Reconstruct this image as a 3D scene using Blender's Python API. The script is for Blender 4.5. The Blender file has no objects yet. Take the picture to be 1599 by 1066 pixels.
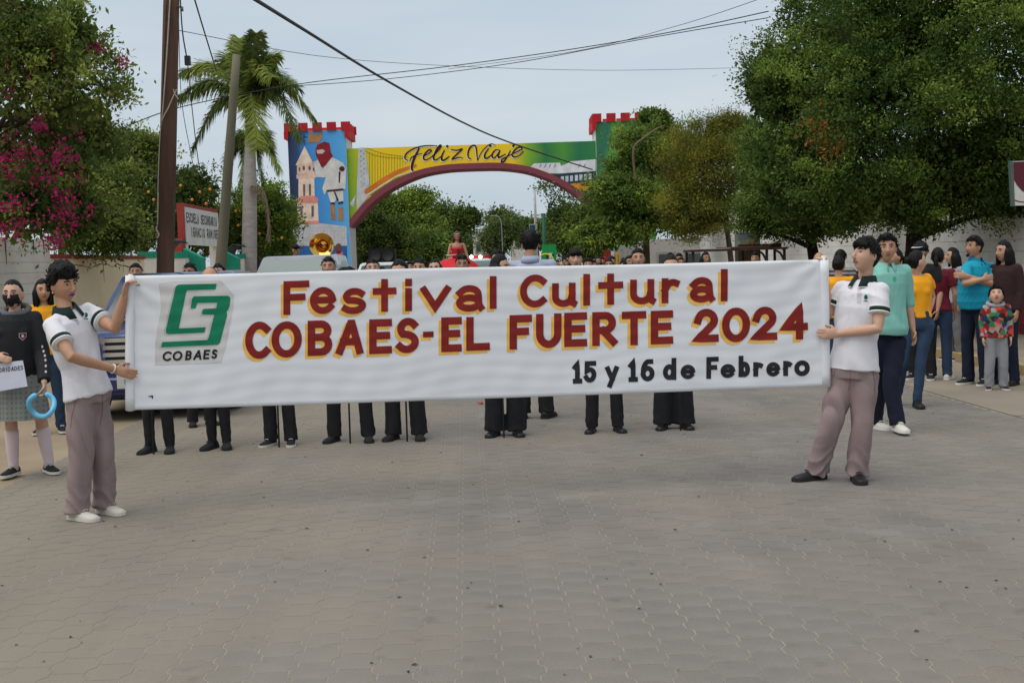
import bpy, bmesh, math, random
import numpy as np
from mathutils import Vector, Matrix, noise as mnoise
random.seed(7); np.random.seed(7)
V = Vector; R = math.radians
SC = bpy.context.scene; COL = SC.collection

# ------------------------------------------------------------------ camera
F = 1900.0; CAMZ = 1.65
PITCH = math.degrees(math.atan(128 / F)); ROLL = -1.8
cam_d = bpy.data.cameras.new('camera'); cam = bpy.data.objects.new('camera', cam_d); COL.objects.link(cam)
cam_d.sensor_fit = 'HORIZONTAL'; cam_d.sensor_width = 36.0; cam_d.lens = 36.0 * F / 1599.0
cam_d.clip_start = 0.1; cam_d.clip_end = 3000
CM = Matrix.Translation((0, 0, CAMZ)) @ Matrix.Rotation(R(90 - PITCH), 4, 'X') @ Matrix.Rotation(R(ROLL), 4, 'Z')
cam.matrix_world = CM; SC.camera = cam
CM3 = CM.to_3x3()

# ------------------------------------------------------------------ sky, sun, exposure
SUN_EL, SUN_AZ = 66.0, 235.0
world = bpy.data.worlds.new('World'); SC.world = world; world.use_nodes = True
wn = world.node_tree.nodes; wl = world.node_tree.links
for n in list(wn): wn.remove(n)
wo = wn.new('ShaderNodeOutputWorld'); wb = wn.new('ShaderNodeBackground'); wb.inputs['Strength'].default_value = 0.1
sky = wn.new('ShaderNodeTexSky'); sky.sky_type = 'NISHITA'; sky.sun_disc = False
sky.sun_elevation = R(SUN_EL); sky.sun_rotation = R(SUN_AZ); sky.dust_density = 3.0; sky.air_density = 1.0
wtc = wn.new('ShaderNodeTexCoord'); wmp = wn.new('ShaderNodeMapping'); wmp.inputs['Scale'].default_value = (1.5, 1.5, 9.0)
wns = wn.new('ShaderNodeTexNoise'); wns.inputs['Scale'].default_value = 1.6; wns.inputs['Detail'].default_value = 5.0; wns.inputs['Roughness'].default_value = 0.5
wcr = wn.new('ShaderNodeValToRGB')
wcr.color_ramp.elements[0].position = 0.34; wcr.color_ramp.elements[0].color = (4.05, 4.80, 5.45, 1)
wcr.color_ramp.elements[1].position = 0.68; wcr.color_ramp.elements[1].color = (5.0, 5.5, 5.9, 1)
wmx = wn.new('ShaderNodeMix'); wmx.data_type = 'RGBA'; wmx.inputs[0].default_value = 0.88
wl.new(wtc.outputs['Generated'], wmp.inputs['Vector']); wl.new(wmp.outputs['Vector'], wns.inputs['Vector'])
wl.new(wns.outputs['Fac'], wcr.inputs['Fac']); wl.new(sky.outputs['Color'], wmx.inputs[6]); wl.new(wcr.outputs['Color'], wmx.inputs[7])
wl.new(wmx.outputs[2], wb.inputs['Color']); wl.new(wb.outputs['Background'], wo.inputs['Surface'])
sl = bpy.data.lights.new('sun', 'SUN'); sl.energy = 1.6; sl.angle = R(60); sl.color = (1.0, 0.95, 0.87)
so = bpy.data.objects.new('sun', sl); COL.objects.link(so)
_az = R(SUN_AZ); sun_dir = V((math.sin(_az) * math.cos(R(SUN_EL)), math.cos(_az) * math.cos(R(SUN_EL)), math.sin(R(SUN_EL))))
so.rotation_euler = (-sun_dir).to_track_quat('-Z', 'Y').to_euler(); so.location = sun_dir * 60
SC.view_settings.view_transform = 'Standard'; SC.view_settings.look = 'None'; SC.view_settings.gamma = 1.0
SC.view_settings.exposure = 0.42

# ------------------------------------------------------------------ pixel helpers
def ray(x, y):
    d = CM3 @ V(((x - 799.5) / F, -(y - 533.0) / F, -1.0)); return d
def at(x, y, Y):
    d = ray(x, y); return V((0, 0, CAMZ)) + d * (Y / d.y)
def ground(x, y, z=0.0):
    d = ray(x, y); return V((0, 0, CAMZ)) + d * ((z - CAMZ) / d.z)
PSI = math.atan(0.037)
def st(u, w, z=0.0):                      # street frame: u across, w along
    return V((u * math.cos(PSI) - w * math.sin(PSI), u * math.sin(PSI) + w * math.cos(PSI), z))

# ------------------------------------------------------------------ materials
def mat(name, col, rough=0.8, var=0.12, vs=6.0, col2=None, bump=0.0, bs=60.0, metal=0.0, spec=0.3, island=0.0, coat=0.0, trans=0.0, coords='Object', stretch=None, emit=None):
    m = bpy.data.materials.new(name); m.use_nodes = True; nt = m.node_tree; n = nt.nodes; l = nt.links
    p = n['Principled BSDF']; p.inputs['Roughness'].default_value = rough; p.inputs['Metallic'].default_value = metal
    p.inputs['Specular IOR Level'].default_value = spec
    if coat: p.inputs['Coat Weight'].default_value = coat; p.inputs['Coat Roughness'].default_value = 0.08
    tc = n.new('ShaderNodeTexCoord'); vec = tc.outputs[coords]
    if stretch:
        mp = n.new('ShaderNodeMapping'); mp.inputs['Scale'].default_value = stretch; l.new(vec, mp.inputs['Vector']); vec = mp.outputs['Vector']
    nz = n.new('ShaderNodeTexNoise'); nz.inputs['Scale'].default_value = vs; nz.inputs['Detail'].default_value = 5.0; l.new(vec, nz.inputs['Vector'])
    cr = n.new('ShaderNodeValToRGB'); a = V(col[:3]); b = V(col2[:3]) if col2 else a * (1 + var)
    a2 = a if col2 else a * (1 - var)
    cr.color_ramp.elements[0].position = 0.32; cr.color_ramp.elements[0].color = (*a2, 1)
    cr.color_ramp.elements[1].position = 0.68; cr.color_ramp.elements[1].color = (*b, 1)
    l.new(nz.outputs['Fac'], cr.inputs['Fac']); out = cr.outputs['Color']
    if island:
        g = n.new('ShaderNodeNewGeometry'); mr = n.new('ShaderNodeMapRange'); mr.inputs[3].default_value = 1 - island; mr.inputs[4].default_value = 1 + island
        l.new(g.outputs['Random Per Island'], mr.inputs[0])
        mu = n.new('ShaderNodeVectorMath'); mu.operation = 'SCALE'; l.new(out, mu.inputs[0]); l.new(mr.outputs[0], mu.inputs['Scale']); out = mu.outputs[0]
    l.new(out, p.inputs['Base Color'])
    if bump:
        nb = n.new('ShaderNodeTexNoise'); nb.inputs['Scale'].default_value = bs; nb.inputs['Detail'].default_value = 3.0; l.new(vec, nb.inputs['Vector'])
        bp = n.new('ShaderNodeBump'); bp.inputs['Strength'].default_value = bump; bp.inputs['Distance'].default_value = 0.01
        l.new(nb.outputs['Fac'], bp.inputs['Height']); l.new(bp.outputs['Normal'], p.inputs['Normal'])
    if trans:
        tr = n.new('ShaderNodeBsdfTranslucent'); l.new(out, tr.inputs['Color'])
        mx = n.new('ShaderNodeMixShader'); mx.inputs[0].default_value = trans
        l.new(p.outputs[0], mx.inputs[1]); l.new(tr.outputs[0], mx.inputs[2]); l.new(mx.outputs[0], n['Material Output'].inputs['Surface'])
    if emit:
        p.inputs['Emission Color'].default_value = (*emit[:3], 1); p.inputs['Emission Strength'].default_value = emit[3]
    return m
def srgb(r, g, b, k=1.0):
    f = lambda c: ((c / 255) / 12.92 if c / 255 <= 0.04045 else ((c / 255 + 0.055) / 1.055) ** 2.4) * k
    return (f(r), f(g), f(b))
_mc = {}
def plain(col, rough=0.85, var=0.08, **kw):
    key = (tuple(round(c, 4) for c in col), rough, var, tuple(sorted(kw.items())))
    if key not in _mc: _mc[key] = mat('paint', col, rough, var, **kw)
    return _mc[key]

# ------------------------------------------------------------------ objects
ORG = {}
def setp(o, label=None, cat=None, group=None, kind=None):
    if label: o['label'] = label
    if cat: o['category'] = cat
    if group: o['group'] = group
    if kind: o['kind'] = kind
    return o
def empty(name, loc, label=None, cat=None, group=None):
    o = bpy.data.objects.new(name, None); COL.objects.link(o); o.location = loc; o.empty_display_size = 0.1
    ORG[o] = V(loc); return setp(o, label, cat, group)
class MB:
    def __init__(s): s.v = []; s.f = []; s.mi = []
    def add(s, vs, fs, m=0):
        b = len(s.v); s.v += [tuple(p) for p in vs]; s.f += [tuple(i + b for i in f) for f in fs]; s.mi += [m] * len(fs); return s
    def box(s, c, size, rz=0.0, m=0, M=None):
        sx, sy, sz = (q / 2 for q in size); c = V(c); ca, sa = math.cos(rz), math.sin(rz); vs = []
        for dx, dy, dz in ((-1,-1,-1),(1,-1,-1),(1,1,-1),(-1,1,-1),(-1,-1,1),(1,-1,1),(1,1,1),(-1,1,1)):
            p = V((dx * sx, dy * sy, dz * sz))
            p = (M @ p) if M else V((p.x * ca - p.y * sa, p.x * sa + p.y * ca, p.z)); vs.append(c + p)
        return s.add(vs, [(0,3,2,1),(4,5,6,7),(0,1,5,4),(1,2,6,5),(2,3,7,6),(3,0,4,7)], m)
    def bar(s, a, b, wid, hei, up=(0, 0, 1), m=0):
        a = V(a); b = V(b); t = (b - a).normalized(); x = t.cross(V(up)).normalized(); y = x.cross(t)
        vs = [q + x * (i * wid / 2) + y * (j * hei / 2) for q in (a, b) for i, j in ((-1,-1),(1,-1),(1,1),(-1,1))]
        return s.add(vs, [(0,1,2,3),(7,6,5,4),(0,4,5,1),(1,5,6,2),(2,6,7,3),(3,7,4,0)], m)
    def tube(s, pts, rad, n=8, side=None, m=0, caps=True):
        pts = [V(p) for p in pts]; N = len(pts)
        if not isinstance(rad, (list, tuple)): rad = [rad] * N
        vs = []; fs = []; prev = None
        for i, p in enumerate(pts):
            t = (pts[min(i + 1, N - 1)] - pts[max(i - 1, 0)])
            t = t.normalized() if t.length > 1e-9 else V((0, 0, 1))
            ref = side[i] if isinstance(side, list) else (side if side is not None else prev)
            if ref is None: ref = V((1, 0, 0)) if abs(t.x) < 0.8 else V((0, 1, 0))
            ref = V(ref); a = ref - t * ref.dot(t)
            if a.length < 1e-6: a = t.orthogonal()
            a.normalize(); b = t.cross(a); prev = a
            r = rad[i]; ra, rb = (r if isinstance(r, (tuple, list)) else (r, r))
            for k in range(n):
                an = 2 * math.pi * k / n; vs.append(p + a * (ra * math.cos(an)) + b * (rb * math.sin(an)))
        for i in range(N - 1):
            for k in range(n):
                k2 = (k + 1) % n; fs.append((i * n + k, i * n + k2, (i + 1) * n + k2, (i + 1) * n + k))
        if caps: fs.append(tuple(range(n - 1, -1, -1))); fs.append(tuple((N - 1) * n + k for k in range(n)))
        return s.add(vs, fs, m)
    def ell(s, c, r, nu=12, nv=8, M=None, m=0):
        c = V(c); r = r if isinstance(r, (tuple, list)) else (r, r, r); vs = []; fs = []
        def T(p): p = V(p); return c + (M @ p if M else p)
        vs.append(T((0, 0, -r[2])))
        for j in range(1, nv):
            ph = -math.pi / 2 + math.pi * j / nv
            for i in range(nu):
                th = 2 * math.pi * i / nu; vs.append(T((r[0] * math.cos(ph) * math.cos(th), r[1] * math.cos(ph) * math.sin(th), r[2] * math.sin(ph))))
        vs.append(T((0, 0, r[2]))); top = len(vs) - 1
        for i in range(nu):
            i2 = (i + 1) % nu; fs.append((0, 1 + i2, 1 + i)); b = 1 + (nv - 2) * nu; fs.append((top, b + i, b + i2))
            for j in range(nv - 2):
                q = 1 + j * nu; fs.append((q + i, q + i2, q + nu + i2, q + nu + i))
        return s.add(vs, fs, m)
    def lathe(s, prof, n=24, c=(0, 0, 0), M=None, m=0):
        c = V(c); vs = []; fs = []
        for r, z in prof:
            for k in range(n):
                a = 2 * math.pi * k / n; p = V((r * math.cos(a), r * math.sin(a), z)); vs.append(c + (M @ p if M else p))
        for j in range(len(prof) - 1):
            for k in range(n):
                k2 = (k + 1) % n; fs.append((j * n + k, j * n + k2, (j + 1) * n + k2, (j + 1) * n + k))
        return s.add(vs, fs, m)
    def prism(s, poly, back, m=0):            # poly: 3D front ring, back: offset vector
        n = len(poly); poly = [V(p) for p in poly]; bk = V(back)
        vs = poly + [p + bk for p in poly]
        fs = [tuple(range(n)), tuple(range(2 * n - 1, n - 1, -1))] + [(i, i + n, (i + 1) % n + n, (i + 1) % n) for i in range(n)]
        return s.add(vs, fs, m)
    def build(s, name, mats, parent=None, smooth=False, label=None, cat=None, group=None, kind=None, origin=None):
        me = bpy.data.meshes.new(name)
        if parent is not None: o0 = ORG[parent]
        elif origin is not None: o0 = V(origin)
        else:
            arr = np.array(s.v); o0 = V(((arr[:, 0].min() + arr[:, 0].max()) / 2, (arr[:, 1].min() + arr[:, 1].max()) / 2, arr[:, 2].min()))
        me.from_pydata([(p[0] - o0.x, p[1] - o0.y, p[2] - o0.z) for p in s.v], [], s.f)
        mats = mats if isinstance(mats, (list, tuple)) else [mats]
        for m in mats: me.materials.append(m)
        if len(mats) > 1: me.polygons.foreach_set('material_index', s.mi)
        if smooth: me.polygons.foreach_set('use_smooth', [True] * len(me.polygons))
        bm = bmesh.new(); bm.from_mesh(me); bmesh.ops.recalc_face_normals(bm, faces=bm.faces); bm.to_mesh(me); bm.free()
        o = bpy.data.objects.new(name, me); COL.objects.link(o)
        if parent is not None: o.parent = parent
        else: o.location = o0
        ORG[o] = o0
        return setp(o, label, cat, group, kind)
def npmesh(name, verts, quads, mats, parent=None, mi=None, label=None, cat=None, kind=None, origin=None, smooth=False, group=None):
    verts = np.asarray(verts, dtype=np.float32); quads = np.asarray(quads, dtype=np.int32); k = quads.shape[1]
    o0 = ORG[parent] if parent is not None else V(origin if origin is not None else (0, 0, 0))
    verts = verts - np.array(o0, dtype=np.float32)
    me = bpy.data.meshes.new(name); me.vertices.add(len(verts)); me.vertices.foreach_set('co', verts.ravel())
    me.loops.add(quads.size); me.loops.foreach_set('vertex_index', quads.ravel())
    me.polygons.add(len(quads)); me.polygons.foreach_set('loop_start', np.arange(0, quads.size, k, dtype=np.int32))
    mats = mats if isinstance(mats, (list, tuple)) else [mats]
    for m in mats: me.materials.append(m)
    if mi is not None: me.polygons.foreach_set('material_index', np.asarray(mi, dtype=np.int32))
    if smooth: me.polygons.foreach_set('use_smooth', np.ones(len(quads), dtype=bool))
    me.update(calc_edges=True); me.validate()
    o = bpy.data.objects.new(name, me); COL.objects.link(o)
    if parent is not None: o.parent = parent
    else: o.location = o0
    ORG[o] = o0
    return setp(o, label, cat, group, kind)
def copy_obj(o, parent=None, loc=None):
    c = o.copy(); COL.objects.link(c); c.parent = parent
    if loc is not None: c.location = loc
    return c
def catmull(pts, n=6):
    pts = [V(p) for p in pts]; out = []
    for i in range(len(pts) - 1):
        p0 = pts[max(i - 1, 0)]; p1 = pts[i]; p2 = pts[i + 1]; p3 = pts[min(i + 2, len(pts) - 1)]
        for k in range(n):
            t = k / n; out.append(0.5 * ((2 * p1) + (p2 - p0) * t + (2 * p0 - 5 * p1 + 4 * p2 - p3) * t * t + (3 * p1 - p0 - 3 * p2 + p3) * t ** 3))
    out.append(pts[-1]); return out
# ------------------------------------------------------------------ ground, road, pavement
M_dirt = mat('dirt', srgb(138, 122, 101), 0.95, vs=0.9, col2=srgb(158, 141, 117), bump=0.5, bs=45)
M_bed = mat('joint_sand', srgb(128, 120, 111), 0.95, vs=1.3, col2=srgb(156, 146, 131), bump=0.3, bs=120)
M_conc = mat('concrete', srgb(128, 119, 107), 0.9, vs=1.1, col2=srgb(144, 133, 117), bump=0.25, bs=90)
def paver_mat():
    m = mat('paver_concrete', srgb(118, 112, 107), 0.88, vs=2.2, col2=srgb(131, 125, 119), bump=0.35, bs=170, island=0.055, coords='Object')
    nt = m.node_tree; n = nt.nodes; l = nt.links; p = n['Principled BSDF']
    g = n.new('ShaderNodeNewGeometry')
    nz = n.new('ShaderNodeTexNoise'); nz.inputs['Scale'].default_value = 0.7; nz.inputs['Detail'].default_value = 6; l.new(g.outputs['Position'], nz.inputs['Vector'])
    gr = n.new('ShaderNodeTexNoise'); gr.inputs['Scale'].default_value = 260; gr.inputs['Detail'].default_value = 2; l.new(g.outputs['Position'], gr.inputs['Vector'])
    sx = n.new('ShaderNodeSeparateXYZ'); l.new(g.outputs['Position'], sx.inputs[0])
    mr = n.new('ShaderNodeMapRange'); mr.inputs[1].default_value = 0.0; mr.inputs[2].default_value = -4.2; mr.inputs[3].default_value = 0.0; mr.inputs[4].default_value = 0.45; l.new(sx.outputs['X'], mr.inputs[0])
    cr = n.new('ShaderNodeValToRGB'); cr.color_ramp.elements[0].position = 0.40; cr.color_ramp.elements[1].position = 0.78
    ad = n.new('ShaderNodeMath'); ad.operation = 'ADD'; l.new(nz.outputs['Fac'], ad.inputs[0]); l.new(mr.outputs[0], ad.inputs[1]); l.new(ad.outputs[0], cr.inputs['Fac'])
    src = p.inputs['Base Color'].links[0].from_socket
    mx = n.new('ShaderNodeMix'); mx.data_type = 'RGBA'; mx.inputs[7].default_value = (*srgb(136, 127, 114), 1); l.new(cr.outputs['Color'], mx.inputs[0]); l.new(src, mx.inputs[6])
    mg = n.new('ShaderNodeMapRange'); mg.inputs[1].default_value = 0.3; mg.inputs[2].default_value = 0.7; mg.inputs[3].default_value = 0.70; mg.inputs[4].default_value = 1.20; l.new(gr.outputs['Fac'], mg.inputs[0])
    sc = n.new('ShaderNodeVectorMath'); sc.operation = 'SCALE'; l.new(mx.outputs[2], sc.inputs[0]); l.new(mg.outputs[0], sc.inputs['Scale'])
    mp = n.new('ShaderNodeMapping'); mp.inputs['Scale'].default_value = (0.9, 0.10, 1); l.new(g.outputs['Position'], mp.inputs['Vector'])
    st_n = n.new('ShaderNodeTexNoise'); st_n.inputs['Scale'].default_value = 1.1; st_n.inputs['Detail'].default_value = 7; st_n.inputs['Roughness'].default_value = .65; l.new(mp.outputs['Vector'], st_n.inputs['Vector'])
    ms = n.new('ShaderNodeMapRange'); ms.inputs[1].default_value = .3; ms.inputs[2].default_value = .7; ms.inputs[3].default_value = .86; ms.inputs[4].default_value = 1.1; l.new(st_n.outputs['Fac'], ms.inputs[0])
    sp_n = n.new('ShaderNodeTexNoise'); sp_n.inputs['Scale'].default_value = 5.5; sp_n.inputs['Detail'].default_value = 4; l.new(g.outputs['Position'], sp_n.inputs['Vector'])
    m3 = n.new('ShaderNodeMapRange'); m3.inputs[1].default_value = .62; m3.inputs[2].default_value = .74; m3.inputs[3].default_value = 1.0; m3.inputs[4].default_value = .80; l.new(sp_n.outputs['Fac'], m3.inputs[0])
    mm = n.new('ShaderNodeMath'); mm.operation = 'MULTIPLY'; l.new(ms.outputs[0], mm.inputs[0]); l.new(m3.outputs[0], mm.inputs[1])
    s2 = n.new('ShaderNodeVectorMath'); s2.operation = 'SCALE'; l.new(sc.outputs[0], s2.inputs[0]); l.new(mm.outputs[0], s2.inputs['Scale'])
    l.new(s2.outputs[0], p.inputs['Base Color'])
    return m
M_paver = paver_mat()
def sheet(name, u0, u1, w0, w1, z, m, parent=None, kind='structure', nx=1):
    b = MB(); b.add([st(u0, w0, z), st(u1, w0, z), st(u1, w1, z), st(u0, w1, z)], [(0, 1, 2, 3)])
    return b.build(name, m, parent, kind=kind, origin=st((u0 + u1) / 2, (w0 + w1) / 2, z))
g = MB(); g.add([(-900, -300, -0.012), (900, -300, -0.012), (900, 1500, -0.012), (-900, 1500, -0.012)], [(0, 1, 2, 3)]).build('ground', M_dirt, kind='structure', origin=(0, 0, -0.012))
RU0, RU1 = -3.65, -3.65 + 52 * 0.17
road = sheet('road', RU0 - 0.012, RU1 + 0.012, -3, 20.0, -0.0017, M_bed)
far_road = sheet('road_beyond', -6.0, RU1 + 0.02, 20.0, 420, -0.003, M_paver)
PW, PL, PA = 0.17, 0.2, 0.0135
def paver_outline(g=0.0022, ins=0.0):
    hw = PW / 2; k = [(-0.1, -1), (-0.068, -1), (-0.034, 1), (0.034, 1), (0.068, -1), (0.1, -1)]
    r = [(hw + PA * s - g - ins, y * (1 - (g + ins) / 0.1)) for y, s in k]
    return r + [(-x, y) for x, y in reversed(r)]
OUT = paver_outline(); INN = paver_outline(ins=0.0018); NP = len(OUT)
pv = [(x, y, 0.0) for x, y in INN] + [(x, y, -0.0045) for x, y in OUT] + [(x, y, -0.03) for x, y in OUT]
pf = [tuple(range(NP))] + [(i, i + NP, (i + 1) % NP + NP, (i + 1) % NP) for i in range(NP)] + [(i + NP, i + 2 * NP, (i + 1) % NP + 2 * NP, (i + 1) % NP + NP) for i in range(NP)]
pme = bpy.data.meshes.new('paver'); pme.from_pydata(pv, [], pf); pme.materials.append(M_paver)
cells = []
ncol = 52
for c in range(ncol):
    for r in range(0, 80):
        u = RU0 + (c + 0.5) * PW; w = 4.0 + (r + (0.5 if c % 2 else 0.0)) * PL; p = st(u, w)
        q = CM.inverted() @ p; px = 799.5 + F * q.x / -q.z; py = 533 - F * q.y / -q.z
        vis = -40 < px < 1640 and py < 1090
        if -250 < px < 1850: cells.append((0 if vis else 1, p.length, p, px, py))
cells.sort(key=lambda c: (c[0], c[1]))
qs = []; vs_all = []
rr = random.Random(3)
for i, (nv, d, p, px, py) in enumerate(cells):
    z = rr.uniform(-0.0007, 0.0); tx, ty = rr.gauss(0, 0.0014), rr.gauss(0, 0.0014); a = PSI + rr.gauss(0, 0.006)
    if i < 300:
        o = bpy.data.objects.new('paver', pme); COL.objects.link(o); o.parent = road
        o.location = p - ORG[road] + V((0, 0, z)); o.rotation_euler = (tx, ty, a)
    else:
        vs_all.append((p.x, p.y, z, a, tx, ty))
A = np.array(vs_all); pvn = np.array(pv[:2 * NP])
ca, sa = np.cos(A[:, 3])[:, None], np.sin(A[:, 3])[:, None]
X = A[:, 0:1] + pvn[None, :, 0] * ca - pvn[None, :, 1] * sa; Y = A[:, 1:2] + pvn[None, :, 0] * sa + pvn[None, :, 1] * ca
Z = A[:, 2:3] + pvn[None, :, 2] + pvn[None, :, 1] * A[:, 4:5] - pvn[None, :, 0] * A[:, 5:6]
Z[:, NP:] -= 0.012
me = bpy.data.meshes.new('pavers_stuff'); vv = np.stack([X, Y, Z], -1).reshape(-1, 3) - np.array(ORG[road])
ff = []
for k in range(len(A)):
    b = k * 2 * NP; ff.append(tuple(range(b, b + NP))); ff += [(b + i, b + i + NP, b + (i + 1) % NP + NP, b + (i + 1) % NP) for i in range(NP)]
me.from_pydata(vv.tolist(), [], ff); me.materials.append(M_paver)
po = bpy.data.objects.new('paver_field', me); COL.objects.link(po); po.parent = road; po['kind'] = 'stuff'; ORG[po] = ORG[road]

gutter = sheet('gutter', RU1 + 0.014, 6.95, -3, 420, -0.002, M_conc)
M_joint = mat('seam', srgb(96, 88, 78), 0.95)
for w in (8.2, 11.4, 14.6, 17.8, 21.0):
    b = MB(); b.add([st(RU1 + 0.03, w, 0.001), st(6.94, w + 0.3, 0.001), st(6.94, w + 0.315, 0.001), st(RU1 + 0.03, w + 0.015, 0.001)], [(0, 1, 2, 3)])
    b.build('seam', M_joint, gutter)
b = MB(); b.add([st(RU1 + 0.03, -2, 0.001), st(RU1 + 0.045, -2, 0.001), st(RU1 + 0.045, 60, 0.001), st(RU1 + 0.03, 60, 0.001)], [(0, 1, 2, 3)]).build('seam', M_joint, gutter)
# kerb, yellow paint worn away, and the sidewalk behind it
M_kerb = mat('worn_yellow_kerb', srgb(176, 140, 72), 0.9, vs=5, col2=srgb(150, 138, 120), bump=0.3)
M_walk = mat('sidewalk_concrete', srgb(124, 115, 104), 0.92, vs=1.4, col2=srgb(142, 131, 116), bump=0.25, bs=80)
b = MB()
for k in range(36):
    w = 6 + k * 1.2; c = st(7.03, w, 0.06); b.box(c, (0.15, 1.185, 0.125), PSI)
kerb = b.build('kerb', M_kerb, kind='structure')
b = MB(); b.add([st(7.11, -3, 0.12), st(9.6, -3, 0.12), st(9.6, 420, 0.12), st(7.11, 420, 0.12), st(7.11, -3, -0.05), st(7.11, 420, -0.05)], [(0, 1, 2, 3), (0, 3, 5, 4)])
walk = b.build('sidewalk', M_walk, kind='structure', origin=st(8.3, 10, 0.12))
# sparse leaf litter and crumbs on the road
M_lit = mat('litter', srgb(70, 60, 48), 0.9, island=0.6)
b = MB(); rl = random.Random(5)
for k in range(230):
    p = st(rl.uniform(-3.4, 6.6), 4.6 + 9 * rl.random() ** 1.5); a = rl.uniform(0, 6.3); s1 = rl.uniform(0.006, 0.017); s2 = s1 * rl.uniform(0.3, 0.7)
    dx, dy = V((math.cos(a), math.sin(a), 0)), V((-math.sin(a), math.cos(a), 0)); z = V((0, 0, 0.003))
    b.add([p + z - dx * s1, p + z * 2.2 - dy * s2, p + z + dx * s1, p + z * 2.6 + dy * s2], [(0, 1, 2, 3)])
b.build('leaf_litter', M_lit, kind='stuff', label='small dark leaf crumbs scattered over the paved road', cat='litter')
p = ground(751, 631)
b = MB()
for k in range(5):
    a = k * 1.26; d = V((math.cos(a), math.sin(a), 0)); e = V((-d.y, d.x, 0))
    b.add([p + V((0, 0, .004)), p + d * .03 + e * .018 + V((0, 0, .018)), p + d * .05 + V((0, 0, .03)), p + d * .03 - e * .018 + V((0, 0, .018))], [(0, 1, 2, 3)])
b.build('fallen_flower', plain(srgb(205, 40, 40)), label='single red flower fallen on the road below the banner', cat='flower')

# ------------------------------------------------------------------ left boundary wall
M_wwall = mat('weathered_white_wall', srgb(200, 192, 180), 0.93, vs=1.3, col2=srgb(224, 218, 206), bump=0.35, bs=30)
M_cream = mat('cream_wall', srgb(214, 195, 160), 0.92, vs=0.9, col2=srgb(228, 212, 180), bump=0.25, bs=30)
M_redcap = mat('dull_red_cap', srgb(140, 60, 52), 0.85, vs=4)
M_crack = mat('crack', srgb(92, 74, 58), 0.95)
LU = -8.66
def wall_seg(name, u, w0, w1, h, th, m, label, cat='wall', cap=None, caph=0.09):
    root = empty(name, st(u, (w0 + w1) / 2), label, cat)
    b = MB(); b.prism([st(u, w0, 0), st(u, w1, 0), st(u, w1, h), st(u, w0, h)], st(-th, 0, 0)); b.build('wall_body', m, root)
    if cap:
        b = MB(); b.prism([st(u + .04, w0, h), st(u + .04, w1, h), st(u + .04, w1, h + caph), st(u + .04, w0, h + caph)], st(-th - .08, 0, 0)); b.build('coping', cap, root)
    return root
ww = wall_seg('boundary_wall', LU, 6, 25.9, 2.36, 0.2, M_wwall, 'tall weathered white wall under the bougainvillea', caph=.05)
cw = wall_seg('boundary_wall', LU, 26.0, 33.4, 1.97, 0.2, M_cream, 'low cream wall with dull red coping behind the curly haired banner holder', cap=M_redcap)
rk = random.Random(9)
b = MB(); z = 1.84; w = 26.3; pts = []                       # horizontal crack under the coping, with runs
while w < 32.8: pts.append((w, z)); w += rk.uniform(.15, .4); z = min(1.9, max(1.74, z + rk.uniform(-.06, .06)))
for (a, za), (c, zc) in zip(pts, pts[1:]):
    t = rk.uniform(.006, .016); b.add([st(LU + .003, a, za - t), st(LU + .003, c, zc - t), st(LU + .003, c, zc + t), st(LU + .003, a, za + t)], [(0, 1, 2, 3)])
for w, l in ((29.6, .45), (27.2, .2), (31.3, .22)):
    b.add([st(LU + .003, w, 1.85), st(LU + .003, w + .05, 1.85), st(LU + .003, w + .035, 1.85 - l), st(LU + .003, w + .015, 1.85 - l)], [(0, 1, 2, 3)])
b.build('crack', M_crack, cw)
b = MB()
for w, l in ((23.4, .5), (24.9, .3), (22.4, .22), (25.5, .35), (21.3, .6)):
    b.add([st(LU + .003, w, 2.35), st(LU + .003, w + .09, 2.35), st(LU + .003, w + .05, 2.35 - l), st(LU + .003, w + .03, 2.35 - l)], [(0, 1, 2, 3)])
b.build('rust_streak', M_crack, ww)
# block courses scored on the white wall
b = MB()
for k in range(1, 11):
    z = k * .21; b.add([st(LU + .0025, 6, z), st(LU + .0025, 25.9, z), st(LU + .0025, 25.9, z + .008), st(LU + .0025, 6, z + .008)], [(0, 1, 2, 3)])
b.build('block_joint', mat('mortar', srgb(160, 152, 140), .95), ww)

# ------------------------------------------------------------------ right block wall: blocks are pieces
M_block = mat('white_painted_block', srgb(222, 218, 211), 0.9, vs=2.0, col2=srgb(232, 228, 221), bump=0.3, bs=60, island=0.03)
M_mort = mat('block_mortar', srgb(204, 200, 192), 0.95)
M_rband = mat('dark_red_paint', srgb(104, 36, 36), 0.85, vs=2.0, col2=srgb(118, 44, 42), bump=0.3, bs=60, island=0.04)
RWU = 9.36
rw = empty('block_wall', st(RWU, 28), 'white painted block wall with dark red lower band beside the sidewalk', 'wall')
b = MB(); b.prism([st(RWU, 13, 0.1), st(RWU, 48, 0.1), st(RWU, 48, 3.4), st(RWU, 13, 3.4)], st(.15, 0, 0)); b.build('wall_body', M_mort, rw)
bl = MB(); bl.box((0, 0, 0), (0.02, 0.392, 0.192))
bme = {}
for key, m in (('w', M_block), ('r', M_rband)):
    me = bpy.data.meshes.new('block'); me.from_pydata(bl.v, [], bl.f); me.materials.append(m)
    bm = bmesh.new(); bm.from_mesh(me); bmesh.ops.bevel(bm, geom=bm.edges, offset=0.004, segments=1, affect='EDGES'); bm.to_mesh(me); bm.free(); bme[key] = me
cnt = 0; stuff = {'w': MB(), 'r': MB()}
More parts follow.
